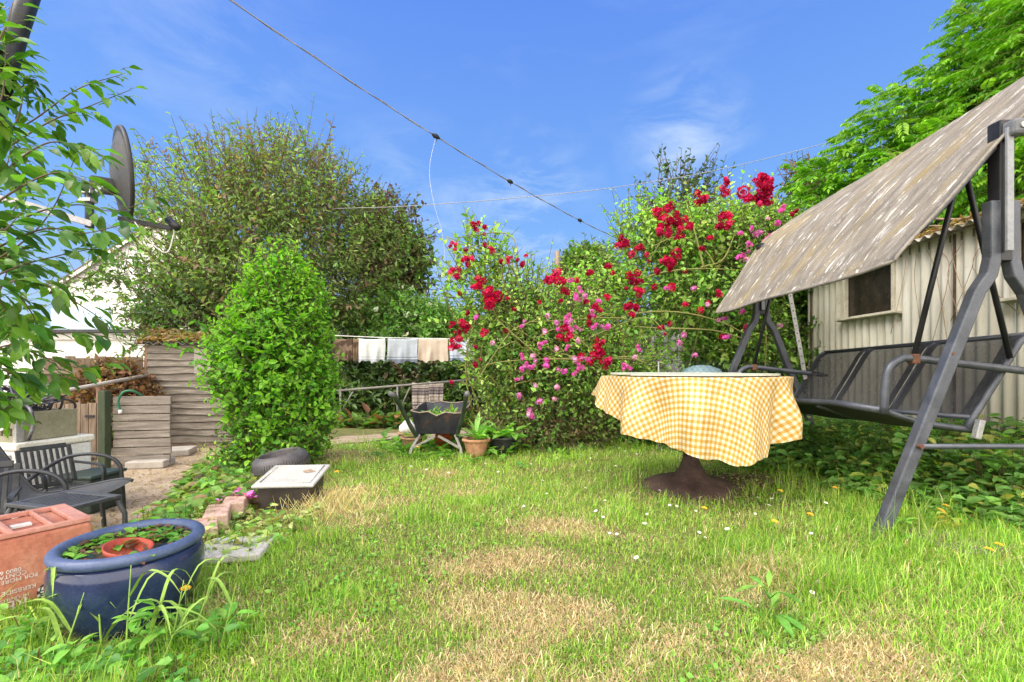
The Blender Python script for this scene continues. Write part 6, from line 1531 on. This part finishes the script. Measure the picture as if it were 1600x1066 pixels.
# litter on the patio
k = 2600; x = g2.uniform(-6.5, -2.6, k); y = g2.uniform(2.4, 7.0, k); q = x < np.interp(y, EDGE_Y, EDGE_X) - .62; x, y = x[q], y[q]; k = len(x)
v, f = leaf_arrays(np.stack([x, y, np.full(k, PATIO + .012)], 1), g2.normal(0, 1, (k, 3)) * [1, 1, .05], g2.normal(0, .3, (k, 3)) + [0, 0, 1], g2.uniform(.015, .05, k), g2.uniform(.01, .025, k))
o = npmesh('patio_litter', v, f, LEAF, None, np.repeat(palette(g2, k, [(.26, .16, .08), (.4, .28, .12), (.15, .1, .06), (.3, .3, .1)]), 6, 0)); tag(o, 'small fallen leaves scattered over the patio', 'leaf litter', kind='stuff')
# ivy draped at the roof end of the swing side and straw tuft by the bin
g2 = np.random.default_rng(45); k = 420; x = -1.02 + g2.normal(0, .09, k); y = 2.5 + g2.normal(0, .12, k); b = np.stack([x, y, ground(x, y)], 1); a = g2.uniform(0, 6.28, k); h_ = g2.uniform(.04, .11, k)
tip = b + np.stack([np.cos(a) * h_ * .7, np.sin(a) * h_ * .7, h_], 1); v, f = ribbon_arrays(b, tip, np.full(k, .0016))
o = npmesh('straw_tuft', v, f, GRASS, None, np.repeat(palette(g2, k, [(.6, .48, .25), (.5, .4, .2), (.68, .58, .34)]), 6, 0)); tag(o, 'dry straw coloured grass tuft beside the grey lidded bin', 'grass', kind='stuff')

# ---- individual flowers and tall weeds
def daisy_parts(name, label, cat, cen, petal, p, hgt, rad, group, npet=14, mats=None):
    pass
DM = M('daisy_white', (.74, .74, .72), (.82, .82, .8), 30, .8, bumpv=0); YM = M('daisy_yellow', (.7, .42, .02), (.82, .52, .03), 30, .8, bumpv=0); STEM = M('flower_stem', (.1, .2, .04), (.16, .28, .06), 9, .7, bumpv=0); OM = M('marigold_orange', (.8, .36, .015), (.85, .46, .02), 30, .8, bumpv=0)
def flower_proto(name, npet, rad, petm, cenm, hgt, rings=1):
    mb = MB()
    for rg in range(rings):
        for i in range(npet):
            a = 2 * math.pi * (i + .5 * rg) / npet; d = Vector((math.cos(a), math.sin(a), 0)); s_ = Vector((-d.y, d.x, 0)); r_ = rad * (1 - .28 * rg)
            b = Vector((0, 0, hgt + .002 * rg))
            mb.add([b + d * r_ * .2, b + d * r_ * .65 + s_ * r_ * .17 + Vector((0, 0, r_ * .12)), b + d * r_ + Vector((0, 0, r_ * (.1 + .2 * rg))), b + d * r_ * .65 - s_ * r_ * .17 + Vector((0, 0, r_ * .12))], [(0, 1, 2, 3)])
    pet = mb; cen = MB().lathe([(.001, hgt + .003), (rad * .3, hgt + .002), (rad * .2, hgt + rad * .22), (.001, hgt + rad * .26)], (0, 0, 0), 10)
    st = MB().tube([(0, 0, -.01), (.004, 0, hgt * .5), (0, 0, hgt)], .0014, 5)
    return pet, cen, st
def flowers(name, label, cat, group, spots, npet, rad, petm, cenm, rings=1, face=(0, 0)):
    proto = None; g = random.Random(len(spots) + npet)
    for i, sp_ in enumerate(spots):
        p, hgt, lab = sp_[0], sp_[1], (sp_[2] if len(sp_) > 2 else label)
        if proto is None or hgt > .1:
            t = thing(name, lab, cat, p, group); o3 = Vector((0, 0, 0)); pet, cen, st = flower_proto(name, npet, rad, petm, cenm, hgt, rings)
            ORG[t.name] = o3
            pet.build('petals', petm, t); cen.build('centre', cenm, t, True); st.build('stem', STEM, t)
            if hgt <= .1: proto = t
        else:
            t = proto.copy(); COL.objects.link(t); t.location = p; t['label'] = lab
            for ch in list(proto.children):
                c2 = ch.copy(); COL.objects.link(c2); c2.parent = t
        t.rotation_euler = (g.uniform(.1, .5), g.uniform(-.3, .3), g.uniform(-1, 1)); s_ = g.uniform(.8, 1.2); t.scale = (s_, s_, s_)
dspots = [(857,778),(893,736),(918,742),(970,706),(975,712),(993,716),(997,721),(1028,774),(1029,793),(1046,799),(1057,800),(945,789),(936,809),(940,816),(955,842),(966,845),(1085,806),(1136,834),(1138,837),(1089,842),(998,884),(1175,779),(1196,799),(1181,786),(1180,812),(1246,752),(1262,792),(1270,845),(1210,790),(955,690),(980,700),(870,720),(845,760),(760,730),(725,738),(700,745),(810,735),(830,730),(780,745),(880,700),(905,715),(925,722),(1285,795),(1320,770),(1345,752),(640,735),(620,728),(665,740),(690,725),(655,722),(1005,830),(915,770),(820,800),(1275,920),(1268,938),(590,705),(575,712),(960,735),(1010,810),(1100,850)]
ds = [(gp(x + random.uniform(-2, 2), y), .035) for x, y in dspots]
flowers('daisy', 'tiny white daisy with yellow centre growing in the lawn', 'daisy', 'daisies in the lawn', ds, 14, .0092, DM, YM)
YL = [(1195, 851, .16, 'tall yellow flower on a bare stalk in the right lawn'), (1253, 831, .14, 'orange yellow flower in front of the swing leg'), (1093, 819, .06, 'yellow flower in the middle of the lawn below the table'), (1212, 790, .05, 'small yellow flower bud by the bare soil'), (1297, 784, .05, 'small orange flower left of the swing leg'), (1468, 812, .07, 'large yellow flower right of the swing foot'), (1592, 880, .1, 'yellow flower at the far right edge'), (1548, 878, .09, 'yellow flower near the right edge among long grass'), (1532, 893, .06, 'lower yellow flower among long grass near the right edge'), (285, 958, .09, 'yellow flower in front of the blue planter'), (303, 901, .1, 'yellow flower at the right side of the blue planter'), (523, 757, .04, 'small yellow flower near the rubber tub'), (650, 712, .04, 'small yellow flower near the wheelbarrow leg')]
for px, py, hgt, lab in YL:
    p = gp(px, py + hgt * 330 * .62); p2 = Vector(p); flowers('yellow_flower', lab, 'flower', 'yellow flowers in the grass', [(p2, max(hgt, .101), lab)], 13, .014, OM if 'orange' in lab else YM, OM, 2)
# pink phlox beside the bin
c = W(378, 768, 2.5); sp = [(c.x + random.gauss(0, .035), c.y + random.gauss(0, .04), .045 + random.uniform(-.03, .03), random.uniform(.7, 1.2)) for _ in range(20)]
rosette('phlox', 'clump of bright pink phlox flowers beside the storage bin', 'plant', sp, .032, .9, [(.62, .16, .5), (.7, .28, .6), (.5, .1, .42)], 9, 46, mat=PETAL, tilt=1.2, foliage='blossoms')
# tall grass stalks and weeds round the planter
def stalk(px, py, d, hpx, lean, label, seed, nleaf=3, leafL=.2):
    g = random.Random(seed); b = W(px, py, d); b.z = gz(b.x, b.y) - .01; hgt = hpx / F * d; top = b + Vector((lean, .02, hgt))
    t = thing('grass_stalk', label, 'tall grass', b, 'tall grass stalks around the blue planter')
    pts = bez([b, b.lerp(top, .5) + Vector((lean * .1, 0, .01)), top], 12); SM = M('stalk_green', (.2, .36, .05), (.3, .44, .09), 9, .6, bumpv=0)
    MB().tube(pts, [.003 - .002 * i / 12 for i in range(13)], 5).build('stem', SM, t, True)
    for k in range(nleaf):
        o_ = pts[2 + k * 3]; a = g.uniform(0, 6.28); dr_ = Vector((math.cos(a), math.sin(a) * .5, 0)); L_ = leafL * g.uniform(.7, 1.2)
        path = bez([o_, o_ + dr_ * L_ * .35 + Vector((0, 0, L_ * .45)), o_ + dr_ * L_ * .75 + Vector((0, 0, L_ * .4)), o_ + dr_ * L_ * 1.05 + Vector((0, 0, L_ * .12))], 10); vs = []; sd = Vector((-dr_.y, dr_.x, 0)).normalized()
        for i, q in enumerate(path):
            w_ = .006 * (1 - (i / 10) ** 2) * (1 if i else .5); vs += [q - sd * w_, q + Vector((0, 0, -.002)), q + sd * w_]
        mb = MB(); mb.add(vs, [(i * 3 + j, i * 3 + j + 1, i * 3 + j + 4, i * 3 + j + 3) for i in range(10) for j in range(2)]); mb.build('blade', SM, t, True)
for k, a in enumerate([(68, 985, 1.25, 145, .02, 'tall grass stalk standing before the red recycling box'), (92, 975, 1.22, 110, .05, 'grass stalk left of the blue planter'), (160, 985, 1.25, 120, -.03, 'grass stalk with drooping blade before the planter'), (195, 1000, 1.2, 160, .0, 'central tall grass stalk before the planter'), (215, 990, 1.22, 110, .06, 'leaning grass stalk at the middle of the planter'), (262, 985, 1.24, 120, .03, 'grass stalk before the right half of the planter'), (292, 970, 1.28, 110, .06, 'grass stalk at the right shoulder of the planter'), (340, 1010, 1.25, 110, .04, 'grass stalk to the right of the planter')]):
    stalk(*a, seed=300 + k)
for k, (px, py, d, lab) in enumerate(((208, 985, 1.2, 'broad leaved weed growing against the front of the blue planter'), (250, 992, 1.22, 'leafy weed beside the tall stalks in front of the planter'), (30, 985, 1.25, 'broad leaved weed in front of the recycling box'), (100, 1000, 1.18, 'leafy weed between the recycling box and the planter'), (340, 985, 1.27, 'low weed to the right of the planter'), (1195, 955, 1.42, 'pale dandelion weed with long leaves in the right lawn'), (1405, 812, 2.1, 'round leaved seedling beside the swing foot'), (1480, 810, 2.15, 'weed with yellowing leaves right of the swing foot'), (1540, 690, 2.4, 'large leaved weed beneath the swing brace'))):
    b = W(px, py, d); z_ = gz(b.x, b.y); yel = k == 7
    rosette('weed', lab, 'weed', [(b.x, b.y, z_, 1.0), (b.x + .02, b.y + .01, z_ + .06, .9)] + ([(b.x, b.y, z_ + .12, .8)] if k < 2 else []), .085 if k in (5, 8) else .058, .26 if k == 5 else .45, [(.62, .4, .05), (.5, .42, .08), (.3, .36, .07)] if yel else [(.16, .36, .06), (.22, .42, .08), (.12, .28, .05)], 7, 400 + k, tilt=.9, fine=True)
# small things dropped on the lawn
p = gp(1168, 998); o = MB().bar(bez([p + Vector((-.02, .012, .012)), p + Vector((0, 0, .02)), p + Vector((.02, -.012, .012))], 6), .012, .003, (0, 1, 0)).build('fallen_petal', M('dark_purple_petal', (.05, .01, .03), (.09, .02, .05), 20, .7), None, True); tag(o, 'dark purple fallen petal on the dry grass', 'petal')
p = gp(1275, 936); o = MB().lathe([(.001, 0), (.02, .004), (.024, .009), (.01, .012), (.001, .012)], p + Vector((0, 0, .005)), 9, Matrix.Rotation(.4, 3, 'X')).jitter(.004, 2).build('dry_leaf', M('pale_dry_leaf', (.5, .42, .32), (.66, .58, .46), 30, .9), None, True); tag(o, 'pale curled dry leaf lying near the dandelion weed', 'leaf')
p = gp(1475, 845); o = MB().box((p.x + .1, p.y, gz(p.x, p.y) + .0), (.42, .3, .03), Matrix.Rotation(.2, 3, 'Z')).build('paving_slab', M('dirty_slab', (.1, .085, .075), (.18, .155, .14), 9, .95), None, bevel=.008); tag(o, 'dirty brown paving slab at the foot of the swing leg', 'slab')

# ---- overhanging branches at the left edge
def branches_left():
    g = np.random.default_rng(500); rr = random.Random(500)
    t = thing('overhanging_tree', 'young tree reaching in from the left edge with large fresh green leaves', 'tree', (-2.0, 1.45, gz(-2.0, 1.45)))
    br = [[(-90, 260), (40, 195), (120, 140), (195, 115)], [(-90, 300), (60, 200), (130, 170), (205, 140)], [(-90, 330), (20, 200), (40, 120), (60, 150)], [(-90, 350), (50, 235), (110, 225), (165, 245)], [(-90, 380), (20, 300), (90, 270), (150, 290)], [(-90, 420), (40, 340), (120, 320), (180, 330), (255, 305)], [(-90, 430), (60, 360), (130, 365), (215, 345)], [(-90, 470), (20, 420), (90, 400), (165, 385)], [(-90, 500), (20, 440), (80, 450), (130, 480), (160, 500)], [(-90, 560), (10, 500), (70, 520), (130, 520), (185, 530)], [(-90, 590), (10, 540), (60, 555), (125, 575), (180, 560)], [(-90, 640), (0, 590), (40, 585), (85, 600)], [(-90, 160), (-20, 90), (10, 40), (20, 5)], [(-90, 200), (-10, 130), (20, 100), (30, 70)], [(-90, 480), (-10, 380), (20, 330), (45, 300)], [(-90, 540), (-10, 470), (20, 400), (40, 390)], [(-90, 620), (-10, 620), (20, 640), (30, 660)], [(-90, 420), (0, 440), (50, 490), (60, 540)], [(-60, 250), (0, 160), (10, 60)], [(-80, 300), (-20, 230), (20, 220), (50, 260)], [(-80, 350), (-20, 300), (10, 260), (20, 200)], [(-80, 450), (-30, 380), (10, 400), (50, 420)], [(-80, 520), (-30, 480), (10, 500), (40, 470)], [(-80, 600), (-30, 560), (10, 580), (50, 600)], [(-80, 200), (-30, 150), (0, 190), (30, 220)], [(-90, 450), (20, 390), (80, 330), (120, 240)], [(-80, 560), (0, 520), (60, 570), (100, 590)], [(-80, 260), (-30, 210), (5, 250), (35, 290)], [(-80, 400), (-30, 350), (5, 360), (35, 330)], [(-80, 500), (-40, 430), (0, 470), (25, 520)], [(-80, 640), (-40, 600), (0, 640), (30, 620)], [(-80, 120), (-30, 80), (0, 110), (25, 150)], [(-70, 60), (-20, 30), (10, 80), (35, 100)]]
    trunk = [(-2.25, 1.5, gz(-2.0, 1.45)), (-2.2, 1.45, .8), (-2.1, 1.4, 1.6), (-1.9, 1.4, 2.6)]
    mb = MB(); mb.tube(bez(trunk, 14), [.05 - .03 * i / 14 for i in range(15)], 8); mb.build('trunk', BARK, t, True)
    P, D, N, L, A, B = [], [], [], [], [], []; tw = MB()
    for bi, path in enumerate(br):
        d0 = 1.18 + rr.uniform(-.15, .35); pts = bez([W(px, py, d0 + .04 * i + rr.uniform(-.03, .03)) for i, (px, py) in enumerate(path)], 22)
        tz_ = max(.25, min(2.3, pts[0].z - .25)); tq = min(bez(trunk, 40), key=lambda v_: abs(v_.z - tz_)); tw.tube(bez([tq, tq.lerp(pts[0], .5) + Vector((0, 0, -.05)), pts[0]], 6), .006, 5)
        tw.tube(pts, [.0032 - .0022 * i / 22 for i in range(23)], 5)
        for i in range(4, 23):
            for s_ in ((-1, 1) if i < 22 else (-1, 0, 1)):
                if rr.random() < .27: continue
                d = (pts[min(i + 1, 22)] - pts[i - 1]).normalized(); sd = d.cross(Vector((0, -.5, .85))).normalized()
                dv = d * rr.uniform(.3, .9) + sd * s_ * rr.uniform(.5, 1.0) + Vector((0, rr.uniform(-.3, .3), rr.uniform(-.75, .1)))
                dv.normalize(); q = pts[i] + Vector((rr.uniform(-.01, .01), rr.uniform(-.02, .02), rr.uniform(-.01, .01))); st = q + dv * rr.uniform(.008, .02)
                A.append(q); B.append(st); P.append(st); D.append(dv); N.append(Vector((rr.gauss(0, .45), rr.gauss(-.25, .45), 1.0))); L.append(rr.uniform(.036, .068) * (.75 if i > 20 else 1))
    tw.build('twigs', TWIG, t, True)
    P, D, N, L = np.array(P), np.array(D), np.array(N), np.array(L)
    v, f = fine_leaf_arrays(P, D, N, L, L * .47, .16, .38, g); c = np.repeat(palette(g, len(P), [(.065, .165, .022), (.095, .215, .027), (.045, .12, .018), (.14, .28, .035)], None, .16), 21, 0)
    npmesh('foliage', v, f, leafmat('large_leaf', .45, .4, spec=.45), t, c, True)
    v, f = ribbon_arrays(np.array(A), np.array(B), np.full(len(A), .0012)); npmesh('leaf_stalks', v, f, CANE, t)
branches_left()
